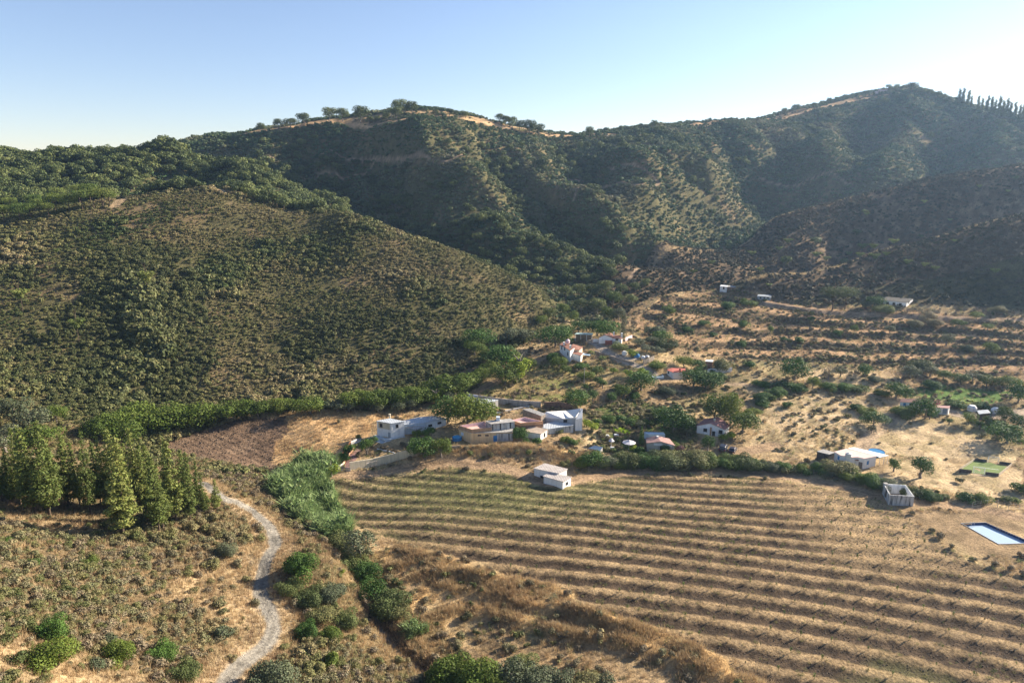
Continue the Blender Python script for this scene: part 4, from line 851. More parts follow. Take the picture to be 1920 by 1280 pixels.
q = hitf(775, 1190); _cg = [((q[0] + a, q[1] + b, q[2]), s) for a, b, s in ((0, 0, .7), (1.2, .4, .6), (-1.3, .5, .6), (.2, 1.2, .65), (2.2, .9, .5), (-.6, -.8, .5))]
scatter('reed_clump', np.array([p for p, s in _cg]), np.array([s for p, s in _cg]), CANE, 'small grey green reed clump between the ditch and the grassy banks', 32)
# the hedge between the field road and the gardens
HB = [(1100 + i*13.5 + _TR.uniform(-4, 4), 872 + 16*sstep(1330, 1560, 1100 + i*13.5) + _TR.uniform(-1, 3), _TR.uniform(12, 28), _TR.uniform(1.0, 1.7), _TR.choice(('bush', 'obush', 'lbush', 'obush', 'bush', 'dark', 'obush'))) for i in range(36)]
row('bush', HB, '{} bush from the left in the long hedge above the striped field', 'bushes of the long hedge above the field')
row('bush', [(1590,897,20,1.3),(1605,900,15,1.2,'obush'),(1622,906,20,1.3),(1640,912,24,1.4,'bush'),(1660,918,22,1.4,'obush'),(1684,920,16,1.3,'obush'),(1704,928,18,1.3,'obush'),(1722,932,16,1.3,'obush'),(1745,936,18,1.5),(1772,936,10,1.3,'obush'),(1808,940,17,1.4),(1842,942,18,1.3,'lbush'),
             (1886,940,12,1.4,'obush'),(1899,942,12,1.2,'bush'),(1913,920,16,1.4,'bush'),(1575,893,18,1.2,'obush')], '{} bush from the left in the broken hedge from the white house past the ruin', 'bushes of the broken hedge')
row('obush', [(1060,872,10,1.5),(990,850,8,1.3),(880,852,8,1.3),(1120,856,12,1.5),(1050,812,10,1.2)], '{} low bush from the left on the bank above the small white shed', 'low bushes on the bank')
# skyline trees
KH = .68
row('oak', [(490,247,11),(522,242,13),(545,241,13,1.4),(570,235,16,1.1),(618,228,18,1.1),(642,228,17),(677,231,22,1.0),(693,230,9),(707,229,8),(725,226,10),(743,225,17),(753,219,22),(773,216,18,.9),(817,220,10),(843,219,11,1.1),(854,220,7),(873,222,9,1.2),(937,231,12),
            (948,235,12),(960,241,15),(974,245,13),(993,252,18,1.1),(1010,253,14,1.3),(1066,248,8,1.2),(1105,258,14,.8),(1117,246,10,1.1),(1135,243,8),(1145,240,9),(1168,236,9),(1185,235,11),(1213,233,11),(1241,230,13),(1257,231,11),(1322,227,10,1.4),(1353,224,12),(1371,223,9),(1391,221,13),(1470,213,7),(1492,210,10),(1526,203,7)],
    '{} oak from the left standing along the skyline of the far ridge', 'oaks along the skyline', 1.0, 560)
KH = .97
row('tall', [(1797,196,28),(1804,197,30),(1814,199,28),(1820,201,20),(1833,207,26),(1840,209,24),(1850,211,30),(1858,213,30),(1864,214,26),(1872,216,34),(1879,218,28),(1886,220,34),(1892,221,28),(1901,223,30),(1910,226,28),(1917,228,32)],
    '{} tall tree from the left in the windbreak on the right skyline', 'tall trees on the right skyline', 1.0, 700)
row('oak', [(1709,176,20,1.1),(1728,178,12,1.2),(1742,180,12,1.2),(1755,184,11,1.2),(1768,189,11,1.2),(1780,193,10,1.2),(1665,171,13,1.0,'stone'),(1681,170,13,1.0,'stone')], '{} tree from the left on the summit beside the hilltop house', 'trees on the summit', 1.0, 700)

# ---- woods on the far slopes: the 300 nearest are things, the rest one mass
def fardata(s): return merge(leaves(lobes(3.6, 2.6, 10, s, .5), 520, .38, s), limb((0, 0, -.5), (0, 0, 2.5), .3, .2))
FO = [mkmesh('oak_tree', *fardata(s)[:2], mOAK, fardata(s)[2]) for s in (71, 72, 73, 74)]
FOC = [crown('crown', leaves(lobes(3.6, 2.6, 11, s, .5), 900, .29, s), mOAK) for s in (71, 72, 73, 74)]; FOT = trunk_mesh('trunk', 3.4, .3, 75, mBARK, nl=3)
FOP = []
for me in FO: FOP.append(bpy.data.objects.new('oak_kind', me))
X, Y, r = jgrid(-560, 700, 340, 1000, 5.2, 41)
zs = H0(X, Y); oak = (X < -95 - .25*(Y - 400)) & (Y > 372) & (Y < 585) & ~inpoly(X, Y, Zhill)
dt, _ = dline(X, Y, ROADS[-1][0]); oakd = np.where(oak, .93, 0)*sstep(5, 12, dt)
lap = (H0(X+12, Y) + H0(X-12, Y) + H0(X, Y+12) + H0(X, Y-12) - 4*zs)            # hollows hold more trees
cen = ~oak & ~inpoly(X, Y, Zvalley) & (Y > 385)
cd = np.clip(.26 + .2*lap, .03, .85)*np.where(fbm(X, Y, 45, 3, 71) > .47, 1.0, .3)
cd = np.where(X > 140 + (Y - 500)*.25, cd*.32, cd)                              # right hill is mostly scrub
cd = np.where((X > 60) & (Y < 560), np.minimum(cd, .03), cd)
foot = (Y < 470) & (X > -100) & (X < 60 + .2*(Y-385)); cd = np.where(foot, np.maximum(cd, .75), cd)
for P in CREST:
    d, _ = dline(X, Y, P, pad=30); cd = np.where(d < 22, 0, cd)
d, _ = dline(X, Y, _cr[1:12]*KS, pad=60); cd = np.where(d < 17, 0, cd); cd = np.where((d < 60) & (H0(X*1.03, Y*1.03) < zs), 0, cd)
u = r.rand(X.size); m = ((oak & (u < oakd)) | (cen & (u < cd))) & (roadfar(X, Y, 2.5) > 0) & visible_xy(X, Y, 7) & (np.abs(X) < Y*.78 + 10)
X, Y, ok = X[m], Y[m], oak[m]; rr = np.random.RandomState(8); sc = np.where(ok, rr.uniform(.85, 1.45, X.size), rr.uniform(.5, 1.25, X.size))
Pz = put(X, Y); infr = np.abs(X) < Y*.745; size = sc/np.hypot(X, Y)*infr; o_ = np.argsort(-size); print('far trees', len(X))
for i in o_[:300]:
    t = bpy.data.objects.new('oak_tree', None); COL.objects.link(t); link('crown', FOC[i % 4], t); link('trunk', FOT, t); t.location = Pz[i]; t.rotation_euler = (0, 0, rr.uniform(0, 6.28)); s = sc[i]; t.scale = (s, s, s*rr.uniform(.8, 1.15))
    if ok[i]: tag(t, 'dark round oak in the dense wood on the shoulder behind the rounded hill', 'tree', 'oaks of the wooded shoulder')
    else: tag(t, 'dark oak on the lower slopes and hollows of the middle hill', 'tree', 'oaks of the middle hill')
j = o_[300:]; scatter('far_woods', Pz[j], sc[j], FOP, 'oak woods spreading over the middle hill and the far ridges', 42, tilt=.05)
# ---- young fruit trees of the striped field
def sapling(s):
    st = limb((0, 0, -.1), (.03, 0, .75), .03, .02, 5); lf = leaves([(0, 0, .62, .17, .17, .3), (.1, .05, .4, .13, .13, .13)], 46, .07, s, vert=.4, shell=(.3, 1.1)); return merge(st, lf)
SAP = [mkmesh('fruit_sapling', *sapling(s)[:2], mVIN, sapling(s)[2]) for s in (1, 2, 3)]
pts = []; rr = np.random.RandomState(12)
for n_ in range(-4, 18):
    for k, x in enumerate(np.arange(-52, 140, 4.9)):
        x = x + n_*1.3 % 4.9; ys = np.arange(70, 195, .25); v = rown(np.full(ys.shape, x), ys) - n_; i = np.where(v[:-1]*v[1:] <= 0)[0]
        if len(i): pts.append((x + rr.uniform(-.35, .35), ys[i[0]] + rr.uniform(-.15, .15)))
pts = np.array(pts); pts = pts[inpoly(pts[:, 0], pts[:, 1], Zfield)]; pts = pts[(rr.rand(len(pts)) < .88) & (roadfar(pts[:, 0], pts[:, 1], .5) > 0)]
o_ = np.argsort(np.hypot(pts[:, 0], pts[:, 1]) + 1e3*(np.abs(pts[:, 0]) > pts[:, 1]*.74)); Q = put(pts[:, 0], pts[:, 1])
for i in o_[:300]:
    t = link('fruit_sapling', SAP[i % 3]); t.location = Q[i]; s = rr.uniform(.75, 1.5); t.scale = (s, s, s); t.rotation_euler = (0, 0, rr.uniform(0, 6.28))
    tag(t, 'young staked sapling growing on a grass strip of the striped orchard field', 'sapling', 'saplings in the striped field')
j = o_[300:]
if len(j): scatter('far_saplings', Q[j], rr.uniform(.75, 1.5, len(j)), [bpy.data.objects.new('sapling_kind', m_) for m_ in SAP], 'rows of young saplings in the farther part of the striped field', 43, tilt=.05)
print('trees done')

# ------------------------------------------------------------------ buildings
WHT = M((.78, .76, .72), .85, .14, .9, streak=True, name='whitewash'); CRM = M((.62, .53, .38), .9, .2, .8, streak=True, name='cream_render')
OCH = M((.60, .47, .28), .9, .2, .8, streak=True, name='ochre_render'); GRY = M((.36, .34, .31), .92, .35, .9, streak=True, name='weathered_concrete')
TAN = M((.46, .36, .27), .92, .2, 1.0, name='tan_roofing'); RGR = M((.34, .36, .37), .7, .15, .7, name='grey_sheet_roof'); RWH = M((.72, .70, .66), .7, .12, .7, name='pale_sheet_roof')
TIL = M((.30, .15, .105), .85, .35, 2.2, name='clay_tiles'); RED = M((.48, .15, .11), .85, .25, 1.5, name='red_roofing'); PNK = M((.66, .42, .36), .9, .12, 1.0, name='pink_terrace')
LIL = M((.64, .50, .50), .9, .14, 1.0, name='pale_pink_plaster'); STN = M((.33, .27, .21), .95, .45, 2.5, name='rubble_stone', bump=1.0); BRW = M((.22, .14, .10), .95, .4, 1.4, name='brown_earth_wall', bump=.8)
DWD = M((.10, .085, .075), .9, .35, 2, name='dark_boards'); DRK = M((.02, .022, .028), .25, .1, 1, spec=.6, name='dark_glass'); BLU = M((.06, .22, .45), .6, .15, 1, name='blue_paint')
ORG = M((.62, .27, .12), .9, .2, 1, name='orange_render'); MET = M((.5, .5, .5), .45, .15, 2, metal=.4, name='galvanised_metal'); FLM = M((.15, .15, .16), .7, .2, 2, name='grey_frame')
STK = M((.42, .42, .40), .95, .75, .75, streak=True, name='stained_plaster')
def mat_ribbed(name, c, c2, period=.5, ang=0):
    m, nt, b = nmat(name, .8, .2); tc = N(nt, 'ShaderNodeTexCoord'); w = N(nt, 'ShaderNodeTexWave'); w.wave_type = 'BANDS'; w.bands_direction = 'X'; w.inputs['Scale'].default_value = 1/period/3.2
    w.inputs['Distortion'].default_value = .6; mp = N(nt, 'ShaderNodeMapping'); mp.inputs['Rotation'].default_value = (0, 0, ang); nt.links.new(tc.outputs['Object'], mp.inputs[0]); nt.links.new(mp.outputs[0], w.inputs['Vector'])
    n = N(nt, 'ShaderNodeTexNoise'); n.inputs['Scale'].default_value = 1.1; n.inputs['Detail'].default_value = 6; nt.links.new(tc.outputs['Object'], n.inputs['Vector'])
    a = N(nt, 'ShaderNodeMath', operation='MULTIPLY_ADD'); a.inputs[1].default_value = .35; nt.links.new(w.outputs[0], a.inputs[0]); nt.links.new(n.outputs[0], a.inputs[2])
    r = ramp(nt, [(.35, c2), (.8, c)]); nt.links.new(a.outputs[0], r.inputs[0]); nt.links.new(r.outputs[0], b.inputs['Base Color'])
    bp = N(nt, 'ShaderNodeBump'); bp.inputs['Distance'].default_value = .04; nt.links.new(w.outputs[0], bp.inputs['Height']); nt.links.new(bp.outputs[0], b.inputs['Normal']); return m
RIB = mat_ribbed('fibre_cement_sheets', (.50, .45, .40), (.27, .225, .20), .42, .25)
RIBG = mat_ribbed('corrugated_grey_sheets', (.46, .49, .51), (.36, .38, .40), .5)
class B:
    """a building measured from the photograph: corners are (px, py, height) seen points, walls drop to the ground"""
    def __init__(s, name, ref, label, cat='house', group=None, zb=None):
        p = hitf(*ref); s.p = p; s.z = p[2] if zb is None else zb; s.root = empty(name, (p[0], p[1], s.z), 0, label, cat, group)
    def pt(s, px, py, h):
        x, y, z = raydir(px, py); k = (s.z + h - HC)/z; return Vector((x*k - s.p[0], y*k - s.p[1], h))
    def top(s, cs): 
        P = [s.pt(*c) for c in cs]
        A = sum(P[i].x*P[(i+1) % len(P)].y - P[(i+1) % len(P)].x*P[i].y for i in range(len(P)))
        return P if A > 0 else P[::-1]
    def walls(s, cs, mat, name='wall', z0=-1.2, cap=True):
        P = s.top(cs); n = len(P); m = MB()
        for i in range(n):
            a, b = P[i], P[(i+1) % n]; m.poly((a.x, a.y, z0), (b.x, b.y, z0), b, a)
        if cap: m.poly(*P)
        s.P = P; return m.build(name, mat, s.root)
    def roof(s, cs, mat, name='roof', t=.14, over=.22, lift=.01):
        P = s.top(cs); c = sum(P, Vector())/len(P); Q = []
        for p in P:
            d = p - c; L = math.hypot(d.x, d.y); Q.append(p + d*(over/L) + Vector((0, 0, lift)))
        n = len(Q); m = MB(); i = len(m.v); m.v += [tuple(q) for q in Q] + [tuple(q + Vector((0, 0, t))) for q in Q]
        m.f += [tuple(reversed(range(n))), tuple(range(n, 2*n))] + [(k, (k+1) % n, n+(k+1) % n, n+k) for k in range(n)]
        return m.build(name, mat, s.root)
    def block(s, cs, wm, rm, **k): s.walls(cs, wm); return s.roof(cs, rm, **k)
    def gable(s, e, wm, rm, over=.3, t=.14):
        """e = front-left eave, front apex, front-right eave, back-right eave, back apex, back-left eave"""
        P = [s.pt(*c) for c in e]; m = MB(); g = lambda p: (p.x, p.y, -1.2)
        m.poly(g(P[0]), g(P[2]), P[2], P[1], P[0]); m.poly(g(P[2]), g(P[3]), P[3], P[2]); m.poly(g(P[3]), g(P[5]), P[5], P[4], P[3]); m.poly(g(P[5]), g(P[0]), P[0], P[5]); m.build('wall', wm, s.root)
        ax = (P[1] - P[4]); ax.z = 0; ax.normalize(); m = MB()
        for a, b, c, d in ((P[0], P[1], P[4], P[5]), (P[1], P[2], P[3], P[4])):
            lo1, hi1, hi2, lo2 = (a, b, c, d) if a is P[0] else (b, a, d, c)
            dn = (lo1 - hi1).normalized()*over; up = Vector((0, 0, .02)); q = [lo1 + dn + ax*over, hi1 + ax*over, hi2 - ax*over, lo2 + dn - ax*over]; q = [x + up for x in q]; T = [x + Vector((0, 0, t)) for x in q]
            nrm = (q[1]-q[0]).cross(q[2]-q[1])
            if nrm.z < 0: q = q[::-1]; T = T[::-1]
            m.hexa(q, T)
        return m.build('roof', rm, s.root)
    def win(s, a, b, px, py, w, h, mat=None, frame=True, name='window'):
        """opening on the wall running between seen top corners a and b, centred where the pixel ray meets it"""
        A = s.pt(*a); Bp = s.pt(*b); e = (Bp - A); e.z = 0; e.normalize(); nrm = Vector((e.y, -e.x, 0))
        O = Vector((-s.p[0], -s.p[1], HC - s.z)); 
        if nrm.dot(O - A) < 0: nrm = -nrm
        d = Vector(raydir(px, py)); k = (A - O).dot(nrm)/d.dot(nrm); c = O + d*k
        def slab(x0, x1, z0, z1, y0, y1):
            m = MB(); f = lambda x, y, z: tuple(c + e*x + nrm*y + Vector((0, 0, z)))
            q = [f(x0, y1, z0), f(x1, y1, z0), f(x1, y0, z0), f(x0, y0, z0)]; T = [f(x0, y1, z1), f(x1, y1, z1), f(x1, y0, z1), f(x0, y0, z1)]
            return m.hexa(q, T)
        o = slab(-w/2, w/2, -h/2, h/2, -.1, .012).build(name, mat or DRK, s.root)
        if frame:
            m = MB(); 
            for x0, x1, z0, z1 in ((-w/2-.07, -w/2, -h/2, h/2), (w/2, w/2+.07, -h/2, h/2), (-w/2-.07, w/2+.07, h/2, h/2+.07), (-w/2-.12, w/2+.12, -h/2-.09, -h/2)):
                q = slab(x0, x1, z0, z1, -.05, .05); i = len(m.v); m.v += q.v; m.f += [tuple(v+i for v in f_) for f_ in q.f]
            m.build('frame', FLM if mat is None else WHT, o)
        return o
    def post(s, px, py, h, r=.07, name='post', mat=None):
        a = s.pt(px, py, h); return MB().tube((a.x, a.y, -.6), (a.x, a.y, h), r, r, 6).build(name, mat or WHT, s.root)
    def chimney(s, px, py, htop, w=.45, hh=1.2, mat=None, name='chimney'):
        a = s.pt(px, py, htop); m = MB().box(a.x-w/2, a.x+w/2, a.y-w/2, a.y+w/2, htop-hh, htop-.12).box(a.x-w/2-.07, a.x+w/2+.07, a.y-w/2-.07, a.y+w/2+.07, htop-.119, htop); return m.build(name, mat or WHT, s.root)
    def ring(s, cs, hb, mat, lining=None, th=.22, name='parapet'):
        """a wall band round the corners, from height hb up to the corner heights"""
        P = s.top(cs); n = len(P); c = sum(P, Vector())/n; In = []
        for i in range(n):
            a, b, d = P[i-1], P[i], P[(i+1) % n]; u = (b-a); u.z = 0; u.normalize(); v = (d-b); v.z = 0; v.normalize(); n1 = Vector((-u.y, u.x, 0)); n2 = Vector((-v.y, v.x, 0))
            bi = (n1 + n2).normalized(); In.append(b + bi*(th/max(.3, bi.dot(n1))))
        m = MB(); l = MB()
        for i in range(n):
            a, b, ai, bi = P[i], P[(i+1) % n], In[i], In[(i+1) % n]; g = lambda p, z: (p.x, p.y, z)
            m.poly(g(a, hb), g(b, hb), b, a).poly(a, b, bi, ai); (l if lining else m).poly(g(bi, hb), g(ai, hb), ai, bi)
        o = m.build(name, mat, s.root)
        if lining: l.build('lining', lining, o)
        s.In = In; return o
    def floor(s, h, mat, name='terrace_floor'):
        m = MB(); m.poly(*[(p.x, p.y, h) for p in s.In]); return m.build(name, mat, s.root)
# small white shed on the edge of the field
b = B('shed', (1040, 905), 'small white windowless shed of two joined blocks with grey ribbed roofs in the field', 'shed', zb=hitf(1050, 918)[2])
bk = [(1001.5, 878.5, 2.7), (1046, 887, 2.7), (1063, 879.5, 2.75), (1022.5, 869.5, 2.75)]; fr = [(1019.4, 893, 2.15), (1055.3, 903, 2.15), (1070.5, 894.5, 2.3), (1032, 886, 2.3)]
b.walls(bk, WHT); b.roof(bk, RIB, over=.28); b.walls(fr, WHT); b.roof(fr, RIB, over=.26)
b.win(fr[1], fr[2], 1063, 906, .75, .7); b.win(bk[0], bk[1], 1016.5, 897, 1.1, 1.7, name='door', frame=False)
# roofless ruin
b = B('ruin', (1690, 938), 'roofless grey concrete block ruin with whitewashed inside at the field edge', 'ruin', zb=hitf(1700, 948)[2])
cs = [(1656.4, 905.8, 2.7), (1668, 927.5, 2.5), (1714.6, 930.2, 2.6), (1698.4, 908.5, 2.6)]; b.ring(cs, -1.2, STK, M((.72, .72, .7), .9, .25, .8, streak=True, name='old_whitewash'), .25, 'wall')
b.floor(.15, BRW, 'floor'); q = b.pt(1694, 926, .2); c = crown('heap', leaves([(0, 0, .4, .9, .6, .6)], 300, .3, 5), DWD)
b.win(cs[0], cs[1], 1661.5, 925, .9, 1.9, name='doorway', frame=False); b.chimney(1661, 905.5, 2.95, .8, .3, GRY, 'coping')
m = MB(); m.hexa([(-.9, -.6, 0), (.9, -.6, 0), (.9, .6, 0), (-.9, .6, 0)], [(-.55, -.3, .85), (.5, -.35, .95), (.6, .3, .8), (-.5, .35, .9)])
o = m.build('tarpaulin_heap', M((.015, .015, .018), .6, .3, 2, name='black_plastic'), bevel=.2); o.location = (b.p[0] + q.x, b.p[1] + q.y, b.z + .16); tag(o, 'black tarpaulin heap inside the roofless ruin', 'tarpaulin')
# flat roofed white house on the right
b = B('house', (1610, 870), 'white flat roofed house with pinkish roof and white sheet veranda beside the hedge', 'house', zb=hitf(1620, 879)[2])
mn = [(1565, 847, 3.0), (1576, 853.7, 3.0), (1594, 857.5, 3.0), (1608, 857, 3.0), (1620.5, 859.8, 3.0), (1643, 855.7, 3.0), (1587, 841.5, 3.0)]
b.walls(mn, WHT); b.roof(mn, M((.66, .48, .42), .9, .12, .6, name='pinkish_roof_deck'), over=.1, t=.12)
ve = [(1590, 841.8, 2.95), (1643.5, 855.9, 2.7), (1649, 858.7, 2.6), (1667, 855, 2.6), (1601, 839.5, 2.95)]; b.roof(ve, RWH, 'veranda_roof', over=.05, t=.08, lift=.18)
for x, y in ((1650, 858), (1658, 856.6), (1665, 855)): b.post(x, y, 2.6)
b.win(mn[4], mn[5], 1627, 867, .8, 1.1, BLU); b.win(mn[0], mn[1], 1572.5, 858, .9, 1.1, BLU); b.win(mn[3], mn[4], 1613, 872, .95, 1.9, M((.25, .22, .2), .8, name='shade_darkened_door'), False, 'door')  # door colour darkened to stand for shade in the porch recess
pr = [(1597, 860.5, 2.3), (1608, 863.5, 2.2), (1614, 861, 2.3), (1604, 858.5, 2.5)]; b.roof(pr, TIL, 'porch_roof', over=.05); b.post(1607.5, 863.3, 2.15); b.post(1597.5, 860.7, 2.2)
q = b.pt(1590.7, 855.5, 3.12); m = MB(); m.tube((0, 0, 0), (0, 0, .95), .82, .8, 18).tube((0, 0, .95), (0, 0, 1.1), .78, .3, 18).tube((0, 0, 1.1), (0, 0, 1.2), .22, .22, 10)
for z in (.3, .62): m.tube((0, 0, z), (0, 0, z+.05), .86, .86, 18)
o = m.build('water_tank', M((.66, .64, .6), .7, .15, 1, name='pale_tank_plastic')); o.location = (b.p[0] + q.x, b.p[1] + q.y, b.z + 3.13); tag(o, 'pale round water tank standing on the flat roof of the white house', 'water tank')
b = B('shed', (1550, 863), 'low dark boarded shed with grey roof left of the flat roofed white house', 'shed', zb=hitf(1550, 864)[2])
cs = [(1532, 846.5, 2.3), (1554, 852, 2.3), (1565, 848.5, 2.35), (1544.5, 843, 2.45)]; b.walls(cs, DWD); b.roof(cs, GRY, over=.15); b.win(cs[0], cs[1], 1548, 859, .9, 1.6, name='door', frame=False)
p = hitf(1651, 855); m = MB()
for k in range(20):
    a0, a1 = 2*math.pi*k/20, 2*math.pi*(k+1)/20; m.poly((2.1*math.cos(a0), 2.1*math.sin(a0), -.3), (2.1*math.cos(a1), 2.1*math.sin(a1), -.3), (2.1*math.cos(a1), 2.1*math.sin(a1), 1.1), (2.1*math.cos(a0), 2.1*math.sin(a0), 1.1))
o = empty('paddling_pool', (p[0] - .6, p[1] + 1.2, p[2]), 0, 'blue round above ground pool behind the white sheet veranda', 'pool'); m.build('wall', BLU, o)
m = MB(); m.poly(*[(2.08*math.cos(2*math.pi*k/20), 2.08*math.sin(2*math.pi*k/20), 1.0) for k in range(20)]); m.build('cover', M((.04, .19, .38), .5, .1, 1, name='blue_pool_cover'), o)
# irrigation pool
o = empty('irrigation_pool', (PCX, PCY, PCZ), 0, 'rectangular irrigation pool with dark blue lined rim beside the field', 'pool'); NVY = M((.02, .04, .13), .5, .2, 1, name='navy_liner')
pc = [Vector((c[0] - PCX, c[1] - PCY, 0)) for c in PONDC]
if sum(pc[i].x*pc[(i+1) % 4].y - pc[(i+1) % 4].x*pc[i].y for i in range(4)) < 0: pc = pc[::-1]
m = MB(); l = MB(); fl = MB()
for i in range(4):
    a, c = pc[i], pc[(i+1) % 4]; ao, co = a*1.035, c*1.035
    m.hexa([(ao.x, ao.y, -.3), (co.x, co.y, -.3), (c.x, c.y, -.3), (a.x, a.y, -.3)], [(ao.x, ao.y, .14), (co.x, co.y, .14), (c.x, c.y, .14), (a.x, a.y, .14)])
    l.poly((c.x*.997, c.y*.997, -1.9), (a.x*.997, a.y*.997, -1.9), (a.x*.997, a.y*.997, .10), (c.x*.997, c.y*.997, .10))
fl.poly(*[(p_.x*.997, p_.y*.997, -1.9) for p_ in pc]); m.build('rim', GRY, o); l.build('liner', NVY, o); fl.build('basin_floor', NVY, o)
wm, nt, bs = nmat('pool_water', .03, .6); bs.inputs['Base Color'].default_value = (.40, .50, .60, 1); bs.inputs['Metallic'].default_value = 0  # sky reflection painted into the water as a pale blue base colour
n_ = N(nt, 'ShaderNodeTexNoise'); n_.inputs['Scale'].default_value = 2.5; bp = N(nt, 'ShaderNodeBump'); bp.inputs['Strength'].default_value = .05; bp.inputs['Distance'].default_value = .02; nt.links.new(n_.outputs[0], bp.inputs['Height']); nt.links.new(bp.outputs[0], bs.inputs['Normal'])
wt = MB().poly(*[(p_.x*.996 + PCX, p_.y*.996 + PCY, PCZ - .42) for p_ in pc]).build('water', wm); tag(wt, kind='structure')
q = hitf(1822, 982); m = MB()
for dx in (-.3, .3): m.tube((dx, 0, -.7), (dx, 0, .6), .03, .03, 6).tube((dx, 0, .6), (dx, .5, .55), .03, .03, 6).tube((dx, .5, .55), (dx, .5, 0), .03, .03, 6)
o2 = m.build('ladder', MET, o); o2.location = (q[0] - PCX, q[1] - PCY - .4, 0)
# small pitch
def quadw(pts, h, z=None):
    P = [hitf(*p_) for p_ in pts]; zz_ = np.mean([p_[2] for p_ in P]) if z is None else z; return [Vector((p_[0], p_[1], zz_)) for p_ in P]
P = quadw([(1797, 885), (1827, 864), (1897, 871), (1872, 893)], 0); c = sum(P, Vector())/4
o = empty('football_pitch', c, 0, 'tiny walled football pitch with green turf on the dry ground', 'football pitch'); P = [p_ - c for p_ in P]
TURF = M((.15, .20, .06), .95, .2, 1.5, name='pitch_turf'); MB().hexa([(p_.x, p_.y, -.8) for p_ in (P[0], P[3], P[2], P[1])], [(p_.x, p_.y, .12) for p_ in (P[0], P[3], P[2], P[1])]).build('turf', TURF, o)
def board(par, a, bb, h, th, mat, name='board', z=0):
    e = (bb - a).normalized(); nn = Vector((-e.y, e.x, 0))*th/2; q = [a - nn, bb - nn, bb + nn, a + nn]
    return MB().hexa([(v.x, v.y, z - .9) for v in q], [(v.x, v.y, z + h) for v in q]).build(name, mat, par)
TB = M((.42, .35, .25), .9, .25, 1.5, name='weathered_planks'); lp = lambda a, b_, t: a + (b_ - a)*t
board(o, P[0], P[1], .85, .08, TB); board(o, P[3], P[2], .85, .08, TB)
for a, b_ in ((P[0], P[3]), (P[1], P[2])): board(o, lp(a, b_, .01), lp(a, b_, .33), .85, .08, DWD); board(o, lp(a, b_, .67), lp(a, b_, .99), .85, .08, DWD)
m = MB(); mm = lp(lp(P[0], P[3], .5), lp(P[1], P[2], .5), .5); e = (P[3]-P[0]).normalized(); f_ = Vector((-e.y, e.x, 0)); q = [mm - e*3 - f_*.06, mm + e*3 - f_*.06, mm + e*3 + f_*.06, mm - e*3 + f_*.06]; m.poly(*[(v.x, v.y, .126) for v in q]); m.build('line', WHT, o)
for k, (a, b_, w_) in enumerate(((P[0], P[3], 'nearer'), (P[1], P[2], 'farther'))):
    A = lp(a, b_, .36) + c; Bq = lp(a, b_, .64) + c; g = empty('goal', (A + Bq)/2, math.atan2((Bq-A).y, (Bq-A).x), 'white tubular goal at the %s end of the tiny walled pitch' % w_, 'goal'); L = (Bq-A).length/2; dy = -.9 if k == 0 else .9; m = MB()
    m.tube((-L, 0, -.1), (-L, 0, 1.95), .05).tube((L, 0, -.1), (L, 0, 1.95), .05).tube((-L, 0, 1.95), (L, 0, 1.95), .05).tube((-L, 0, 1.95), (-L, dy, .1), .03).tube((L, 0, 1.95), (L, dy, .1), .03).tube((-L, dy, .1), (L, dy, .1), .03); m.build('frame', WHT, g)
    m = MB()
    for i in range(15): x = -L + 2*L*i/14; m.tube((x, 0, 1.93), (x, dy, .12), .008, .008, 3)
    for i in range(1, 8): t = i/8; m.tube((-L, dy*t, 1.95 - 1.85*t), (L, dy*t, 1.95 - 1.85*t), .008, .008, 3)
    m.build('net', WHT, g)
# house with gable roof and the low one beside it
b = B('house', (1335, 812), 'white gable house with dull red tiled roof among dark trees', 'house', zb=hitf(1332, 816)[2])
e = [(1307, 798, 2.5), (1332.5, 793, 3.5), (1358, 804.5, 2.5), (1367.5, 797, 2.5), (1346.5, 783, 3.5), (1321, 786, 2.5)]; b.gable(e, WHT, M((.33, .17, .15), .9, .3, 1.6, name='dull_red_tiles'), .3)
b.win(e[0], e[2], 1322.3, 806, 1.0, 1.0); b.win(e[0], e[2], 1351, 809.5, 1.0, 1.0); b.win(e[0], e[2], 1332.5, 808.5, .5, 2.6, M((.36, .22, .12), .9, .3, 2, name='brick_pier'), False, 'pier'); b.win(e[0], e[2], 1338, 813, .9, 1.6, name='door', frame=False)
q = b.pt(1340, 787, 3.6); b.chimney(1340, 785, 4.2, .5, 1.1, CRM)
b = B('house', (1240, 838), 'low open fronted house with brownish red roof behind the long hedge', 'house', zb=hitf(1238, 843)[2])
e = [(1213.5, 830.5, 2.3), (1238.5, 827.5, 3.1), (1264.5, 835, 2.3), (1254, 823, 2.3), (1232.5, 818, 3.1), (1212.5, 822, 2.3)]; b.gable(e, M((.5, .45, .36), .9, .2, 1, name='dim_render'), M((.36, .22, .19), .9, .25, 1.6, name='brown_red_tiles'), .25)
b.win(e[0], e[2], 1246, 841, 2.6, 1.7, DRK, False, 'opening'); b.win(e[0], e[2], 1243, 834, 5.2, .6, WHT, False, 'fascia'); b.chimney(1233, 817, 3.7, .45, .9)
b = B('greenhouse', (1230, 819), 'long pale blue plastic sheeted greenhouse behind the brownish red roof', 'greenhouse'); cs = [(1208, 810, 1.7), (1216, 814, 1.7), (1247, 814.5, 1.7), (1244, 810.5, 1.9)]
PBL = M((.5, .6, .66), .4, .12, 1, spec=.4, name='pale_blue_plastic'); b.walls(cs, PBL, 'side_sheet'); b.roof(cs, PBL, 'roof_sheet', over=.05, t=.05)
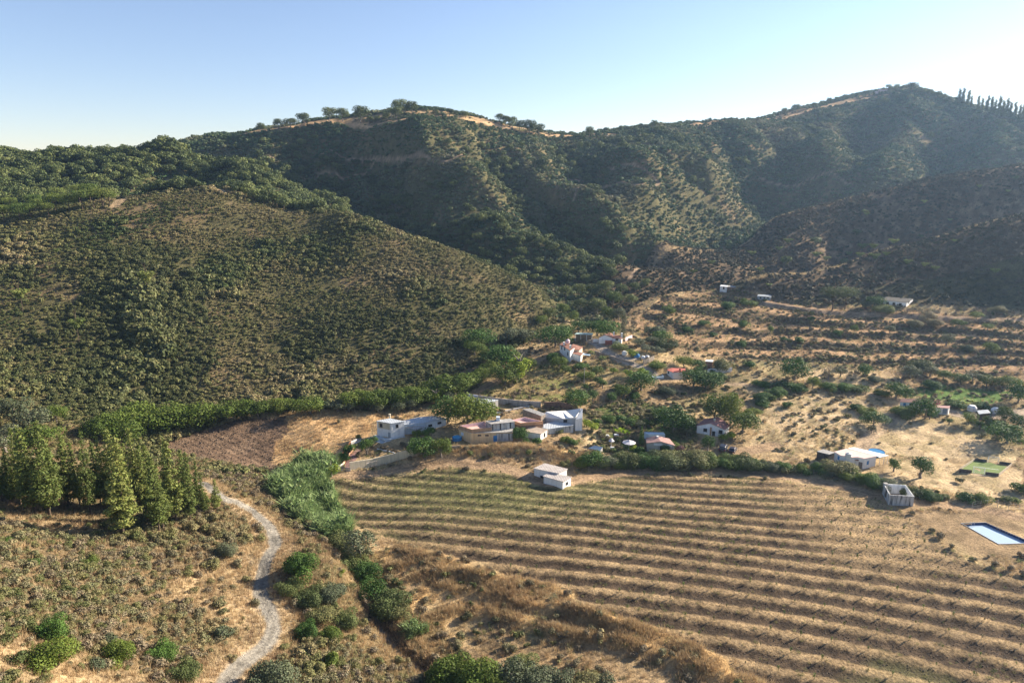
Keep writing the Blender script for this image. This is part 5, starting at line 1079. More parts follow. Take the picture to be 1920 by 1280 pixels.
b = B('glazed_frame', (1117, 843), 'low tilted blue grey glazed frame at the left end of the garden', 'cold frame'); cs = [(1103, 839.5, .5), (1125, 845, .5), (1130, 838, 1.1), (1115.5, 835, 1.1)]; b.walls(cs, GRY, 'frame', z0=-.5); b.roof(cs, M((.22, .3, .38), .2, .3, 4, spec=.6, name='dusty_glass'), 'glass', over=.03, t=.04)
def parasol(px, py, r, h, label):
    p = hitf(px, py); o = empty('parasol', p, 0, label, 'parasol'); MB().tube((0, 0, -.2), (0, 0, h), .04).build('pole', WHT, o); m = MB(); n = 8
    for k in range(n):
        a0, a1 = 2*math.pi*k/n, 2*math.pi*(k+1)/n; m.poly((r*math.cos(a0), r*math.sin(a0), h - .55), (r*math.cos(a1), r*math.sin(a1), h - .55), (0, 0, h + .1)); m.poly((r*math.cos(a1), r*math.sin(a1), h - .57), (r*math.cos(a0), r*math.sin(a0), h - .57), (0, 0, h + .06))
        m.poly((.5*math.cos(a0), .5*math.sin(a0), h + .02), (.5*math.cos(a1), .5*math.sin(a1), h + .02), (0, 0, h + .3))
    m.build('canopy', M((.62, .58, .58), .8, .1, 1, name='pale_canvas'), o); MB().tube((0, 0, -.05), (0, 0, .1), .3, .28, 12).build('base', GRY, o)
parasol(1179, 842, 2.0, 2.7, 'large pale parasol in the garden left of the brownish red roof'); parasol(1146, 836, .9, 2.2, 'small white parasol between the palms in the garden')
for px, py, w_, lb in ((1156, 816, .9, 'white sheet lying on the vegetable beds, right one of two'), (1137, 817, .9, 'white sheet lying on the vegetable beds, left one of two'), (1148, 840, .7, 'small pale table under the small white parasol')):
    p = hitf(px, py); m = MB().hexa([(-w_, -.5, -.1), (w_, -.6, -.1), (w_*.9, .5, -.1), (-w_, .6, -.1)], [(-w_*.8, -.35, .35), (w_*.7, -.4, .5), (w_*.7, .35, .4), (-w_*.8, .4, .45)]); o = m.build('garden_sheet' if 'sheet' in lb else 'garden_table', WHT, bevel=.1); o.location = p; tag(o, lb, 'sheet' if 'sheet' in lb else 'table')
pz = [hitf(*q)[:2] for q in ((1150, 803), (1153, 810), (1180, 813), (1178, 806))]; xs = np.array(pz); rr = np.random.RandomState(3); u, v = rr.rand(2, 260); q = (xs[0]*(1-u)[:, None] + xs[3]*u[:, None])*(1-v)[:, None] + (xs[1]*(1-u)[:, None] + xs[2]*u[:, None])*v[:, None]
LET = [proto('lettuce', leaves([(0, 0, .12, .2, .2, .16)], 60, .08, s, vert=.4), mat_leaf('lettuce_leaves', [(0, (.30, .42, .02)), (1, (.45, .58, .04))], .3)) for s in (1, 2)]
scatter('lettuce_bed', put(q[:, 0], q[:, 1]), rr.uniform(1.2, 2.0, 260), LET, 'bright yellow green bed of leafy crops in the vegetable garden', 50)
X, Y, r = jgrid(200, 360, 200, 330, 1.1, 51); m = inpoly(X, Y, Zgreenfield); scatter('crop_field', put(X[m], Y[m]), r.uniform(1.2, 2.4, m.sum()), GRG[:2] + LET[:1] + [], 'bright green crop plot in the belt below the terraces', 52) if m.any() else None
# ---- cars
def car(px, py, rz, L, Wd, Hh, col, label, van=False):
    p = hitf(px, py); o = empty('parked_car', (p[0], p[1], p[2]), rz, label, 'van' if van else 'car', 'cars parked by the garden houses'); w = Wd/2
    prof = [(-L/2, .35), (-L/2, Hh*.55), (-L/2+.12, Hh*.62), (-L/2+.35, Hh*.97), (-L/2+.6, Hh), (L*.12, Hh), (L*.3, Hh*.66), (L/2-.15, Hh*.56), (L/2, Hh*.4), (L/2, .35)] if van else \
           [(-L/2, .35), (-L/2, Hh*.6), (-L/2+.25, Hh*.66), (-L/2+.65, Hh*.97), (-L/2+1.0, Hh), (L*.06, Hh*.99), (L*.24, Hh*.66), (L/2-.2, Hh*.55), (L/2, Hh*.42), (L/2, .35)]
    m = MB(); n = len(prof); ins = lambda z: w - .13*max(0, (z - Hh*.6)/(Hh*.4))
    m.v = [(x, -ins(z), z) for x, z in prof] + [(x, ins(z), z) for x, z in prof]; m.f = [tuple(range(n)), tuple(reversed(range(n, 2*n)))] + [(i, i+n, (i+1) % n + n, (i+1) % n) for i in range(n)]
    paint = M(col, .35, .06, 1, spec=.5, name='car_paint'); bd = m.build('body', paint, o, bevel=.05)
    for s in (-1, 1):
        y = s*(w - .055); m = MB(); x0, x1 = -L/2+.7, L*.12; m.poly(*[(a, s*(ins(z)+.006), z) for a, z in ((x0-.25, Hh*.68), (x1+.3, Hh*.68), (x1-.05, Hh*.93), (x0+.05, Hh*.93))]); m.build('side_window', DRK, o)
        for x in (-L*.31, L*.31): 
            wh = MB().tube((x, s*(w-.2), .32), (x, s*(w+.01), .32), .32, .32, 14).build('wheel', M((.02, .02, .02), .9, .1, 1, name='tyre_rubber'), o); MB().tube((x, s*(w+.005), .32), (x, s*(w+.02), .32), .17, .17, 10).build('rim', MET, wh)
        MB().box(-L/2-.012, -L/2+.05, s*(w-.12)-.08, s*(w-.12)+.08, Hh*.45, Hh*.6).build('tail_light', M((.35, .02, .02), .3, .1, 1, name='red_lens'), o)
    m = MB(); a, c_ = prof[2], prof[3]; m.poly(*[(x - .012, y, z + .01) for x, y, z in ((a[0], -w+.2, a[1]), (a[0], w-.2, a[1]), (c_[0], w-.28, c_[1]), (c_[0], -w+.28, c_[1]))][::-1]); m.build('rear_window', DRK, o)
car(1356, 844, R(62), 4.3, 1.85, 1.85, (.025, .03, .05), 'dark blue van parked on the track by the gable house', True); car(1374, 846, R(60), 4.0, 1.72, 1.45, (.05, .045, .06), 'dark car parked right of the dark blue van')
car(1294, 855, R(8), 4.2, 1.75, 1.45, (.10, .025, .04), 'dark red car half hidden behind the long hedge'); 
# ---- white and cream block with the long outbuilding
b = B('house', (733, 820), 'two storey cream and white block with flat grey roof at the left of the compound', 'house', zb=hitf(733, 822)[2]); cs = [(706.4, 789.5, 4.6), (733.7, 794, 4.6), (757.5, 790, 4.6), (731, 785.2, 4.7)]
b.walls(cs, WHT); b.roof(cs, RIBG, over=.2); b.win(cs[0], cs[1], 714.5, 797, .9, 1.1); b.win(cs[1], cs[2], 744.5, 798.5, .7, 1.0); b.win(cs[0], cs[1], 730, 816, .9, 1.9, RGR, False, 'door'); b.chimney(730.5, 776, 5.9, .45, 1.3, CRM)
P = b.top(cs); a, c_ = b.pt(*cs[0]), b.pt(*cs[1]); e_ = (c_ - a); e_.z = 0; e_.normalize(); nn = Vector((e_.y, -e_.x, 0)); nn = nn if nn.y < 0 else -nn
b.win(cs[0], cs[1], 720, 797.5, 4.15, 2.1, CRM, False, 'upper_render').location = (0, 0, 0) if False else nn*-.006
aw = [(704, 808, 2.35), (725, 815.5, 2.35), (733, 811.5, 2.5), (708, 804.5, 2.5)]
pv = [hitf(x, y) for x, y in ((697, 816), (722, 828), (760, 819), (735, 812))]; m = MB().prism([(q[0]-b.p[0], q[1]-b.p[1]) for q in (pv[0], pv[1], pv[2], pv[3])], -.6, .08); m.build('patio', M((.5, .52, .52), .9, .15, 1, name='patio_concrete'), b.root)
b = B('outbuilding', (810, 803), 'long low outbuilding with blue grey sheet roof right of the cream block', 'outbuilding', zb=hitf(800, 807)[2]); cs = [(758, 797, 2.6), (796, 793, 2.6), (836.6, 784.5, 2.6), (814, 780.5, 3.1), (786, 783, 3.1), (757, 789, 3.0)]
b.walls(cs, M((.55, .62, .68), .9, .15, 1, streak=True, name='shade_tinted_white_render')); b.roof(cs, RIBG, over=.2)  # white wall, its bluish shade put into the render colour
for x, y in ((788, 802), (806.5, 797.5), (824, 792.5)): b.win(cs[1], cs[2], x, y, 1.2, .6)
b = B('shade_canopy', (776, 812), 'sagging grey shade cloth on poles before the long outbuilding', 'canopy'); cs = [(760, 801, 2.3), (781, 806, 2.0), (797, 800, 2.2), (772, 796, 2.5)]; b.roof(cs, GRY, 'cloth', t=.05, over=0)
for q in (cs[0], cs[1], cs[2]): b.post(*q, r=.05, name='pole', mat=MET)
# ---- ochre terraced building
b = B('house', (900, 828), 'ochre flat house with pink roof terrace, stained white upper block and blue door', 'house', zb=hitf(884, 830)[2])
lo = [(861, 804, 3.2), (884, 812, 3.2), (961, 810, 3.2), (962, 797, 3.3), (905, 795, 3.3)]; b.walls(lo, OCH); b.roof(lo, GRY, over=.15, t=.1)
te = [(860.5, 797.3, 4.4), (884.3, 804.8, 4.4), (922, 801.5, 4.4), (909, 789, 4.5)]; b.ring(te, 3.2, M((.40, .27, .17), .9, .25, 1, streak=True, name='brown_parapet'), LIL, .2); b.floor(3.45, PNK)
up = [(921.5, 795.5, 5.3), (965, 791, 5.3), (957, 785.5, 5.3), (911, 789.5, 5.3)]; b.walls(up, STK, 'upper_wall', z0=3.2); b.roof(up, GRY, 'upper_roof', over=.15)
q = b.pt(934, 787.5, 5.5); MB().box(q.x-.55, q.x+.55, q.y-.5, q.y+.5, 5.44, 6.6).build('roof_hutch', M((.6, .66, .74), .8, .12, 1, name='pale_blue_plaster'), b.root)
for x in (899, 913): b.win(lo[1], lo[2], x, 815.8, .9, .35)
b.win(lo[1], lo[2], 928.5, 822, 1.1, 1.9, BLU, False, 'door'); b.win(lo[1], lo[2], 946, 819.5, 5.0, 2.4, STK, False, 'stained_render').location = (0, .004, 0); b.win(lo[0], lo[1], 867, 813, .8, .8, PBL)
for k, x in enumerate((924, 931, 938, 947, 957)): b.win(up[0], up[1], x, 800.5 - (x-924)*.1, .35, 1.9, DRK if k in (0, 2, 4) else GRY, False, 'shutter')
b = B('house', (990, 812), 'low pink terraced house with brown parapet behind the tan roofed cottage', 'house'); b.z = hitf(990, 820)[2]; b.root.location.z = b.z
te = [(958, 787, 3.9), (976, 792.8, 3.9), (1018.6, 789.5, 3.9), (984, 781, 4.0)]; b.walls([(x, y + 5.2, 3.0) for x, y, h in te], BRW); b.ring(te, 3.0, M((.5, .28, .16), .9, .2, 1, name='orange_brown_parapet'), LIL, .2); b.floor(3.15, PNK)
b = B('cottage', (1010, 822), 'small white cottage with tan sheet roof in front of the barn', 'cottage', zb=hitf(1012, 824)[2]); cs = [(982.5, 808.5, 1.9), (1013.5, 813.5, 1.9), (1026, 806, 2.2), (997.5, 799.5, 2.5)]; b.walls(cs, WHT); b.roof(cs, TAN, over=.22); b.win(cs[1], cs[2], 1021, 815, .55, 1.2)
b = B('outbuilding', (1050, 812), 'lean to with blue grey sheet roof beside the white roofed barn', 'outbuilding', zb=hitf(1050, 813)[2]); cs = [(1008, 799.5, 1.9), (1029, 804.5, 1.7), (1075, 797.5, 1.9), (1040, 790.5, 2.3)]; b.walls(cs, STK); b.roof(cs, RIBG, over=.15)
b = B('barn', (1070, 806), 'grey barn with sagging white sheet roofs and tall white end wall', 'barn', zb=hitf(1078, 808)[2])
cs = [(1014, 782.5, 3.2), (1056.5, 785, 3.6), (1079, 784.5, 3.6), (1086, 774, 3.6), (1061, 770.5, 4.2), (1025, 772.5, 4.6)]; b.walls(cs, M((.38, .41, .44), .92, .2, .7, streak=True, name='grey_render')); b.roof(cs, RWH, over=.12)
ew = [(1078.5, 785, 3.9), (1091, 782, 4.2), (1091, 765, 6.4), (1088, 765, 6.4)]; b.walls([(1079, 786, 3.7), (1092, 783, 4.0), (1092.5, 766, 6.2), (1090.3, 765.5, 6.2)], WHT, 'end_wall')
a1, a2, a3 = b.pt(1061, 769.5, 4.7), b.pt(1090, 765, 6.2), b.pt(1077.5, 783, 4.0); MB().hexa([a1 - Vector((0, 0, .12)), a3 - Vector((0, 0, .12)), a2 - Vector((0, 0, .12)), a1*.999 - Vector((0, 0, .12))], [a1, a3, a2, a1*.999]).build('roof', RWH, b.root)
b.win(cs[1], cs[2], 1060, 789, 1.1, .8)
b = B('outbuilding', (1005, 778), 'narrow brown outbuilding with grey roof left of the barn', 'outbuilding'); cs = [(980, 767.5, 2.6), (1014.5, 780, 2.6), (1022.5, 776, 2.8), (993.5, 766, 2.8)]; b.walls(cs, STN); b.roof(cs, GRY, over=.12)
b = B('outbuilding', (908, 762), 'low grey roofed store with rough white end in the back yard', 'outbuilding'); cs = [(883, 752, 2.3), (908, 758.5, 2.2), (934, 750, 2.4), (902, 748, 2.5)]; b.walls(cs, GRY); b.roof(cs, RIBG, over=.15)
def wall(pts, h, th, mat, label, name='yard_wall', cat='wall', z0=-1.0):
    P = [hitf(*p_) for p_ in pts]; c = P[0]; o = empty(name, c, 0, label, cat) if False else None; m = MB()
    for i in range(len(P)-1):
        a = Vector((P[i][0]-c[0], P[i][1]-c[1], P[i][2]-c[2])); bb = Vector((P[i+1][0]-c[0], P[i+1][1]-c[1], P[i+1][2]-c[2])); e = (bb-a); e.z = 0; e.normalize(); nn = Vector((-e.y, e.x, 0))*th/2
        if i: a = a + e*.002
        dn = Vector((0, 0, z0)); u = Vector((0, 0, h + .003*i)); m.hexa([a-nn+dn, bb-nn+dn, bb+nn+dn, a+nn+dn], [a-nn+u, bb-nn+u, bb+nn+u, a+nn+u])
    o = m.build(name, mat); o.location = c; return tag(o, label, cat)
wall([(876, 748), (896, 751)], 1.9, .2, M((.55, .6, .68), .9, .2, 1, streak=True, name='blue_white_wall'), 'bluish white end of the back yard wall behind the big tree')
wall([(896.5, 751), (937, 757), (975, 761), (1014, 763.5)], 1.9, .2, GRY, 'long grey streaked wall closing the back yard of the compound')
wall([(1020, 764), (1045, 763), (1066, 767), (1084, 773)], 1.9, .3, BRW, 'brown earth wall behind the barn')
wall([(930, 776), (965, 768), (1000, 762)], .5, .25, RWH, 'thin pale kerb wall crossing the back yard', 'low_wall')
wall([(656, 881), (700, 874), (740, 864), (775, 855)], 2.3, .25, CRM, 'cream concrete retaining wall along the farm track below the yard', 'retaining_wall')
wall([(775, 855), (830, 845), (862, 842)], 1.2, .25, STN, 'low rough wall continuing the cream retaining wall to the right', 'stone_wall')
wall([(636, 868), (645, 850), (654, 838), (662, 828)], 1.0, .2, ORG, 'outer orange wall of the planted bed beside the ramp', 'planter_wall'); wall([(642, 873), (652, 857), (664, 841)], .5, .2, M((.75, .45, .28), .9, .15, 1, name='pale_orange'), 'inner pale orange kerb of the planted bed beside the ramp', 'planter_wall')
wall([(707, 842), (736, 848), (741, 851)], .25, .25, WHT, 'pale kerb across the dry yard above the cream retaining wall', 'kerb_wall')
def sheet(name, pts, mat, lift=.06, n=10):
    P = [hitf(*p_) for p_ in pts]; V = []
    for j in range(n+1):
        for i in range(n+1):
            u, v = i/n, j/n; x = (P[0][0]*(1-u) + P[1][0]*u)*(1-v) + (P[3][0]*(1-u) + P[2][0]*u)*v; y = (P[0][1]*(1-u) + P[1][1]*u)*(1-v) + (P[3][1]*(1-u) + P[2][1]*u)*v; V.append((x, y))
    V = np.array(V); Z = Hf(V[:, 0], V[:, 1]) + lift; F_ = [(j*(n+1)+i, j*(n+1)+i+1, (j+1)*(n+1)+i+1, (j+1)*(n+1)+i) for j in range(n) for i in range(n)]
    o = link(name, mkmesh(name, np.column_stack([V, Z]), np.array(F_), mat, np.ones((len(V), 3)))); return tag(o, kind='structure')
sheet('path', [(643, 876), (656, 880), (678, 842), (664, 838)], M((.27, .16, .14), .9, .25, 2, name='terracotta_pavers')); sheet('yard', [(690, 822), (716, 832), (735, 826), (704, 815)], M((.42, .45, .47), .9, .2, 1, name='grey_patio'))
for px, py, h, w_, mt, nm, lb in ((664, 836, 1.9, 1.0, WHT, 'gate', 'pale metal gate at the top of the paved ramp'), (638.5, 880, 1.5, .9, WHT, 'gate', 'white gate leaf at the foot of the orange planted bed'), (648, 883, 1.1, 1.3, M((.1, .13, .2), .6, .2, 1, name='dark_blue_metal'), 'gate', 'dark blue gate closing the foot of the paved ramp'), (672, 829, 1.2, 1.4, WHT, 'gate', 'white slatted panel beside the small shrub at the top of the ramp')):
    p = hitf(px, py); o = empty(nm, p, R(55 if 'dark' not in lb else -8), lb, 'gate'); m = MB()
    for k in range(9): x = -w_ + 2*w_*k/8; m.box(x-.05, x+.05, -.03, .03, .05, h)
    m.build('panel', mt, o); MB().box(-w_-.08, w_+.08, -.05, .05, h*.85, h*.93).box(-w_-.08, w_+.08, -.05, .05, .12, .2).build('rail', mt, o)
p = hitf(687, 880); q = hitf(706, 875); A = Vector(p); D = Vector(q) - A; o = empty('metal_frame', p, math.atan2(D.y, D.x), 'rusty white tubular goal like frame standing by the cream retaining wall', 'frame'); L = math.hypot(D.x, D.y)
MB().tube((0, 0, -.2), (0, 0, 1.8), .05).tube((L, 0, -.2), (L, 0, 1.6), .05).tube((0, 0, 1.8), (L, 0, 1.6), .05).tube((L, 0, 1.6), (L+1.0, .8, .1), .04).tube((0, 0, .5), (L, 0, .5), .04).tube((L*.55, 0, .2), (L*.55, 0, 1.7), .04).build('bars', M((.5, .42, .36), .7, .3, 3, name='rusty_white_paint'), o)
p = hitf(857, 824); o = empty('paddling_pool', p, 0, 'small bright blue round pool against the left end of the ochre house', 'pool'); m = MB(); m.tube((0, 0, -.2), (0, 0, .9), 1.4, 1.4, 18); m.build('wall', BLU, o); MB().poly(*[(1.3*math.cos(2*math.pi*k/18), 1.3*math.sin(2*math.pi*k/18), .91) for k in range(18)]).build('water_surface', M((.1, .4, .65), .2, .05, 1, name='blue_pool_water'), o)
# ---- the white villa and its neighbours on the knoll
zk = hitf(1070, 668)[2]; VG = None
b = B('villa', (1068, 668), 'two storey white villa with brown tiled roofs on the knoll', 'villa', zb=zk)
v1 = [(1050, 646, 3.4), (1069, 657.5, 3.4), (1077, 651, 3.8), (1059, 641, 3.8)]; b.walls(v1, WHT); b.roof(v1, TIL, over=.35)
v2 = [(1069.5, 655, 3.0), (1086, 656, 2.8), (1092, 651, 3.0), (1075, 646, 3.9)]; b.walls(v2, CRM, 'wing_wall'); b.roof(v2, TIL, 'wing_roof', over=.3)
v3 = [(1069.5, 661, 1.9), (1089, 667, 1.6), (1092, 662.5, 1.9), (1074, 656.5, 2.3)]; b.walls(v3, WHT, 'lower_wall'); b.roof(v3, TIL, 'lower_roof', over=.2)
b.win(v1[0], v1[1], 1053.3, 651.5, .8, 1.4); b.win(v1[0], v1[1], 1059, 653.3, .8, 1.4); b.win(v1[0], v1[1], 1064.5, 663, .7, 1.2); b.chimney(1057.5, 641, 5.8, .6, 1.2); b.chimney(1069.5, 647, 5.7, .6, 1.2)
te = [(1088, 665, 1.2), (1106, 667, .7), (1107, 664, .9), (1090, 661.5, 1.5)]; b.roof(te, M((.45, .55, .6), .5, .1, 1, name='grey_blue_slabs'), 'terrace', t=.1, over=0)
q = b.pt(1064.5, 640, 5.0); MB().tube((q.x, q.y, 4.4), (q.x, q.y, 5.4), .85, .85, 12).tube((q.x, q.y, 5.4), (q.x, q.y, 6.0), .95, .1, 12).build('turret', M((.7, .5, .5), .9, .15, 1, name='rosy_plaster'), b.root)
b = B('cottage', (1136, 642), 'white gable cottage with two chimneys above the villa drive', 'cottage', zb=hitf(1136, 643)[2])
e = [(1123, 633, 2.2), (1135, 627.5, 3.3), (1148.5, 633.5, 2.2), (1155, 629.5, 2.2), (1142.5, 623.5, 3.3), (1130, 629, 2.2)]; b.gable(e, WHT, TIL, .25)
rw = [(1149, 634, 2.1), (1165.5, 635.5, 2.1), (1167, 630, 2.5), (1152, 628.5, 2.5)]; b.walls(rw, WHT, 'wing_wall'); b.roof(rw, TIL, 'wing_roof', over=.2); b.win(rw[0], rw[1], 1156.5, 636, 1.0, .9); b.chimney(1151, 622, 4.3, .5, 1.5); b.chimney(1166, 624, 4.2, .6, 2.2)
p = hitf(1141, 645); o = MB().box(-1.3, 1.3, -.6, .6, -.3, 1.3).box(-1.38, 1.38, -.68, .68, 1.301, 1.38).build('brick_store', M((.28, .11, .08), .9, .25, 3, name='red_brick')); o.location = p; tag(o, 'small red brick store in front of the white gable cottage', 'store')
b = B('carport', (1094, 636), 'open carport with pale green roof on white posts behind the villa', 'carport'); cs = [(1077.5, 627, 2.7), (1110.5, 628, 2.7), (1112, 625, 2.8), (1082, 624, 2.8)]; b.roof(cs, M((.32, .42, .38), .7, .12, 1, name='pale_green_sheet'), over=.1)
for x in (1078.5, 1089, 1100, 1110): b.post(x, 627.5, 2.65, .12)
b.walls([(1080, 626, 2.4), (1109, 627, 2.4), (1110, 626.3, 2.4), (1082, 625.2, 2.4)], M((.3, .24, .18), .9, .2, 1, name='dim_back_wall'), 'back_wall')
wall([(1115, 660), (1140, 668), (1165, 676), (1190, 682)], .7, .4, STN, 'long stone retaining wall along the villa drive', 'stone_wall'); wall([(1206, 684), (1216, 680), (1226, 675)], 1.7, .35, STN, 'high rubble wall beside the parked containers at the drive end', 'stone_wall')
wall([(1172, 640), (1185, 635)], 1.6, .2, LIL, 'short pinkish white wall right of the gable cottage'); wall([(1112, 641), (1122, 641)], 1.3, .1, WHT, 'white railing fence left of the gable cottage', 'railing', 'railing')
for px, py, s, mt, nm, lb in ((1171, 664, 1.1, RWH, 'garden_oven', 'white domed garden oven on the terrace below the gable cottage'), (1194, 669, 1.2, BLU, 'tarpaulin', 'blue tarpaulin beside the cane patch below the cottage'), (1206, 672, .9, RWH, 'container', 'pale container against the rubble wall, left one of two'), (1213, 671, .9, MET, 'container', 'pale container against the rubble wall, right one of two'), (1822, 769, 1.5, WHT, 'white_trailer', 'white trailer on the dirt track among the far low houses'), (1866, 773, 1.4, WHT, 'storage_tank', 'white box tank beside the metal roofed shelter')):
    p = hitf(px, py); m = MB(); n = 10; 
    m.v = [(s*math.cos(2*math.pi*k/n), s*.8*math.sin(2*math.pi*k/n), z) for z in (-.3, s*.7) for k in range(n)] + [(s*.6*math.cos(2*math.pi*k/n), s*.5*math.sin(2*math.pi*k/n), s*1.15) for k in range(n)]
    for r0 in (0, n): m.f += [(r0+k, r0+(k+1) % n, r0+n+(k+1) % n, r0+n+k) for k in range(n)]
    m.f.append(tuple(range(2*n, 3*n))); o = m.build(nm, mt); o.location = p; tag(o, lb, nm.split('_')[-1])
# ---- scattered houses
b = B('house', (1262, 708), 'small white house with red roof and red chimney in the middle of the valley', 'house', zb=hitf(1262, 709)[2]); cs = [(1251, 694, 2.5), (1262.5, 698.5, 2.3), (1287, 696, 2.3), (1284, 691.5, 2.7), (1259, 690.5, 2.8)]; b.walls(cs, WHT); b.roof(cs, RED, over=.15); b.win(cs[1], cs[2], 1283, 703, .6, .7); b.win(cs[0], cs[1], 1253.5, 698, .5, .8); b.chimney(1275, 690, 3.6, .5, 1.2, RED)
b = B('swimming_pool', (1230, 706), 'small blue tiled garden pool left of the red roofed house', 'pool'); cs = [(1217, 702, .3), (1226, 707.5, .3), (1245, 705.5, .3), (1241, 700.5, .3)]; b.ring(cs, -.6, PBL, None, .35, 'rim'); b.floor(.1, M((.04, .12, .16), .1, .1, 1, spec=.6, name='dark_pool_water'), 'water_surface')
b = B('hut', (1330, 686), 'tiny brown hut with flat white roof above the ruined white wall', 'hut'); cs = [(1323, 677.5, 2.2), (1335, 678.5, 2.2), (1337, 675.5, 2.3), (1325, 675, 2.3)]; b.walls(cs, M((.4, .2, .13), .9, .2, 1, name='red_brown_render')); b.roof(cs, RWH, over=.25)
wall([(1326, 701), (1332, 699), (1350, 699), (1372, 697)], 1.7, .3, RWH, 'ruined whitish wall right of the dark trees by the red roofed house')
b = B('hut', (1360, 542), 'small white hut with grey lean to at the upper left of the terraces', 'hut'); cs = [(1350, 536.5, 1.8), (1363, 538, 1.8), (1365, 535.5, 2.0), (1352, 534.5, 2.0)]; b.walls(cs, RWH); b.roof(cs, RWH, over=.1); c2 = [(1364.5, 538, 1.8), (1378, 539, 1.6), (1380, 537, 1.8), (1366.5, 535.5, 2.0)]; b.walls(c2, BRW, 'annex_wall'); b.roof(c2, GRY, 'annex_roof', over=.1); b.win(cs[0], cs[1], 1357, 540, .8, 1.2)
b = B('hut', (1434, 561), 'low whitish hut with grey sheet roof on the second terrace', 'hut'); cs = [(1420, 555, 1.7), (1445, 557, 1.7), (1448, 553.5, 1.9), (1422, 552.5, 1.9)]; b.walls(cs, RGR); b.roof(cs, RGR, over=.15)
for x in (1426, 1433, 1440): b.win(cs[0], cs[1], x, 558.3, .7, .8)
b = B('house', (1680, 574), 'white house with dark mossy roof on the upper terrace beneath the dark ridge', 'house', zb=hitf(1675, 575)[2]); cs = [(1657, 563, 2.4), (1700, 567, 2.2), (1712, 560.5, 3.0), (1662, 557, 3.2)]; b.walls(cs, WHT); b.roof(cs, M((.10, .09, .075), .95, .3, 1, name='mossy_roof'), over=.25)
for x in (1664, 1676, 1688): b.win(cs[0], cs[1], x, 568.5 + (x-1664)*.1, 1.0, 1.2)
b = B('house', (1705, 762), 'white cottage with pale red roof on the dirt track beyond the white flat house', 'cottage', zb=hitf(1705, 763)[2]); cs = [(1688, 753.5, 2.2), (1722, 755, 2.2), (1724, 749, 2.9), (1692, 748, 2.9)]; b.walls(cs, WHT); b.roof(cs, M((.5, .27, .2), .9, .2, 1.5, name='pale_red_tiles'), over=.25); b.win(cs[0], cs[1], 1696, 757.5, .8, .9, BLU); b.win(cs[0], cs[1], 1709, 758, 1.1, .8)
b = B('hut', (1770, 775), 'little white hut with blue grey door and pale red roof', 'hut', zb=hitf(1768, 777)[2]); cs = [(1754, 764, 2.1), (1779, 765.5, 2.1), (1781, 761.5, 2.4), (1757, 760.5, 2.4)]; b.walls(cs, WHT); b.roof(cs, M((.55, .33, .28), .9, .2, 1.5, name='faded_red_roof'), over=.12); b.win(cs[0], cs[1], 1771.5, 770.5, 1.3, 1.7, M((.2, .25, .3), .7, .1, 1, name='blue_grey_door'), False, 'door')
b = B('shelter', (1845, 785), 'dark open shelter with sloping sheet metal roof among the far low houses', 'shelter'); cs = [(1836, 776.5, 2.0), (1857, 774.5, 2.0), (1852, 768.5, 2.6), (1832, 770, 2.6)]; b.roof(cs, RIBG, over=.1); b.walls([(1837, 775.5, 1.9), (1856, 773.8, 1.9), (1851.5, 769.3, 2.4), (1833, 770.8, 2.4)], DWD)
p = hitf(1656, 175, 650) or PY(1656, 172, 670)
b = B('hilltop_house', (1656, 174), 'pale hilltop house on the skyline summit beside two flat topped trees', 'house'); s_ = 3.4
m = MB().box(-5, 3, -3, 3, -2, 3.2).box(-9, -5, -2, 3, -2, 1.4); m.build('wall', LIL, b.root); MB().box(-5.3, 3.3, -3.3, 3.3, 3.203, 3.5).build('roof', TIL, b.root)
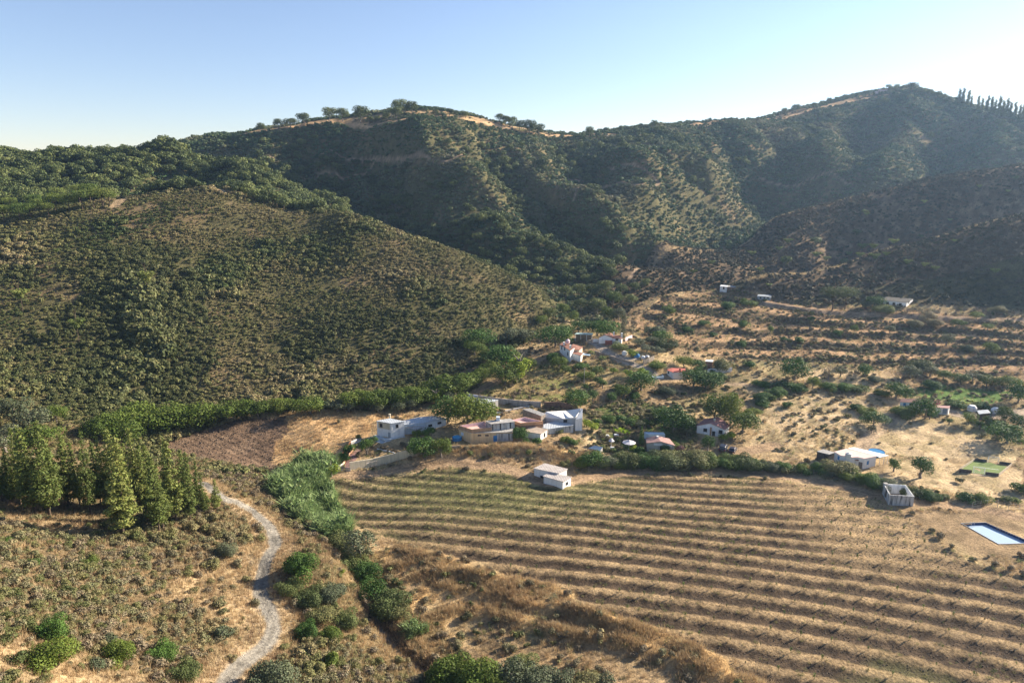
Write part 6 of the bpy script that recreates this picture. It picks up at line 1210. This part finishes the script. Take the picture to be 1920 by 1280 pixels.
# ---- pole, fences
p = hitf(1095, 722); o = empty('utility_pole', p, 0, 'pale wooden utility pole on the slope below the villa', 'utility pole'); MB().tube((0, 0, -.3), (0, 0, 6.5), .13, .09, 8).build('shaft', M((.42, .36, .3), .9, .2, 2, name='grey_wood'), o); MB().box(-.6, .6, -.05, .05, 6.0, 6.12).build('crossarm', GRY, o)
def fence(pts, h, label, r=.04, wires=3, name='wire_fence'):
    P = [hitf(*q) for q in pts]; c = P[0]; o = empty(name, c, 0, label, 'fence'); m = MB()
    for i, q in enumerate(P):
        a = Vector((q[0]-c[0], q[1]-c[1], q[2]-c[2])); hh = h*(1.25 if i % 5 == 3 else 1); MB().tube(a - Vector((0, 0, .3)), a + Vector((0, 0, hh)), r*(2 if i % 5 == 3 else 1), r, 6).build('post', M((.36, .33, .3), .9, .2, 3, name='fence_post'), o)
        if i:
            for k in range(wires): z = Vector((0, 0, h*(.3 + .65*k/max(1, wires-1)))); m.tube(pa + z, a + z, .008, .008, 3)
        pa = a
    m.build('wire', MET, o)
fence([(1822, 953), (1838, 950), (1850, 949), (1870, 951), (1890, 956), (1910, 956), (1935, 958), (1965, 961)], 1.7, 'wire fence with grey posts between the pitch and the irrigation pool')
fence([(1104, 884), (1125, 880), (1150, 877), (1178, 875), (1205, 873), (1232, 872), (1262, 872), (1290, 872), (1320, 873), (1350, 874), (1385, 876), (1420, 878), (1455, 882), (1490, 885), (1525, 890), (1560, 896), (1600, 905)], 1.5, 'thin wire fence running along the long hedge above the striped field')
fence([(664, 882), (700, 880), (725, 876), (750, 869), (775, 863), (800, 861), (830, 860)], 1.3, 'thin wire fence in front of the cream retaining wall')
# ---- air: thin haze over the whole valley
hz = MB().box(-1450, 1550, -60, 1330, -20, 330).build('haze', bpy.data.materials.new('haze_air')); tag(hz, kind='stuff'); hm = hz.data.materials[0]; hm.use_nodes = True; nt = hm.node_tree; nt.nodes.remove(nt.nodes['Principled BSDF'])
pv = N(nt, 'ShaderNodeVolumePrincipled'); pv.inputs['Color'].default_value = (.45, .68, 1, 1); pv.inputs['Density'].default_value = .00010; pv.inputs['Anisotropy'].default_value = .45; nt.links.new(pv.outputs[0], nt.nodes['Material Output'].inputs['Volume'])
SC.cycles.volume_bounces = 0; SC.cycles.max_bounces = 6; SC.cycles.transparent_max_bounces = 4
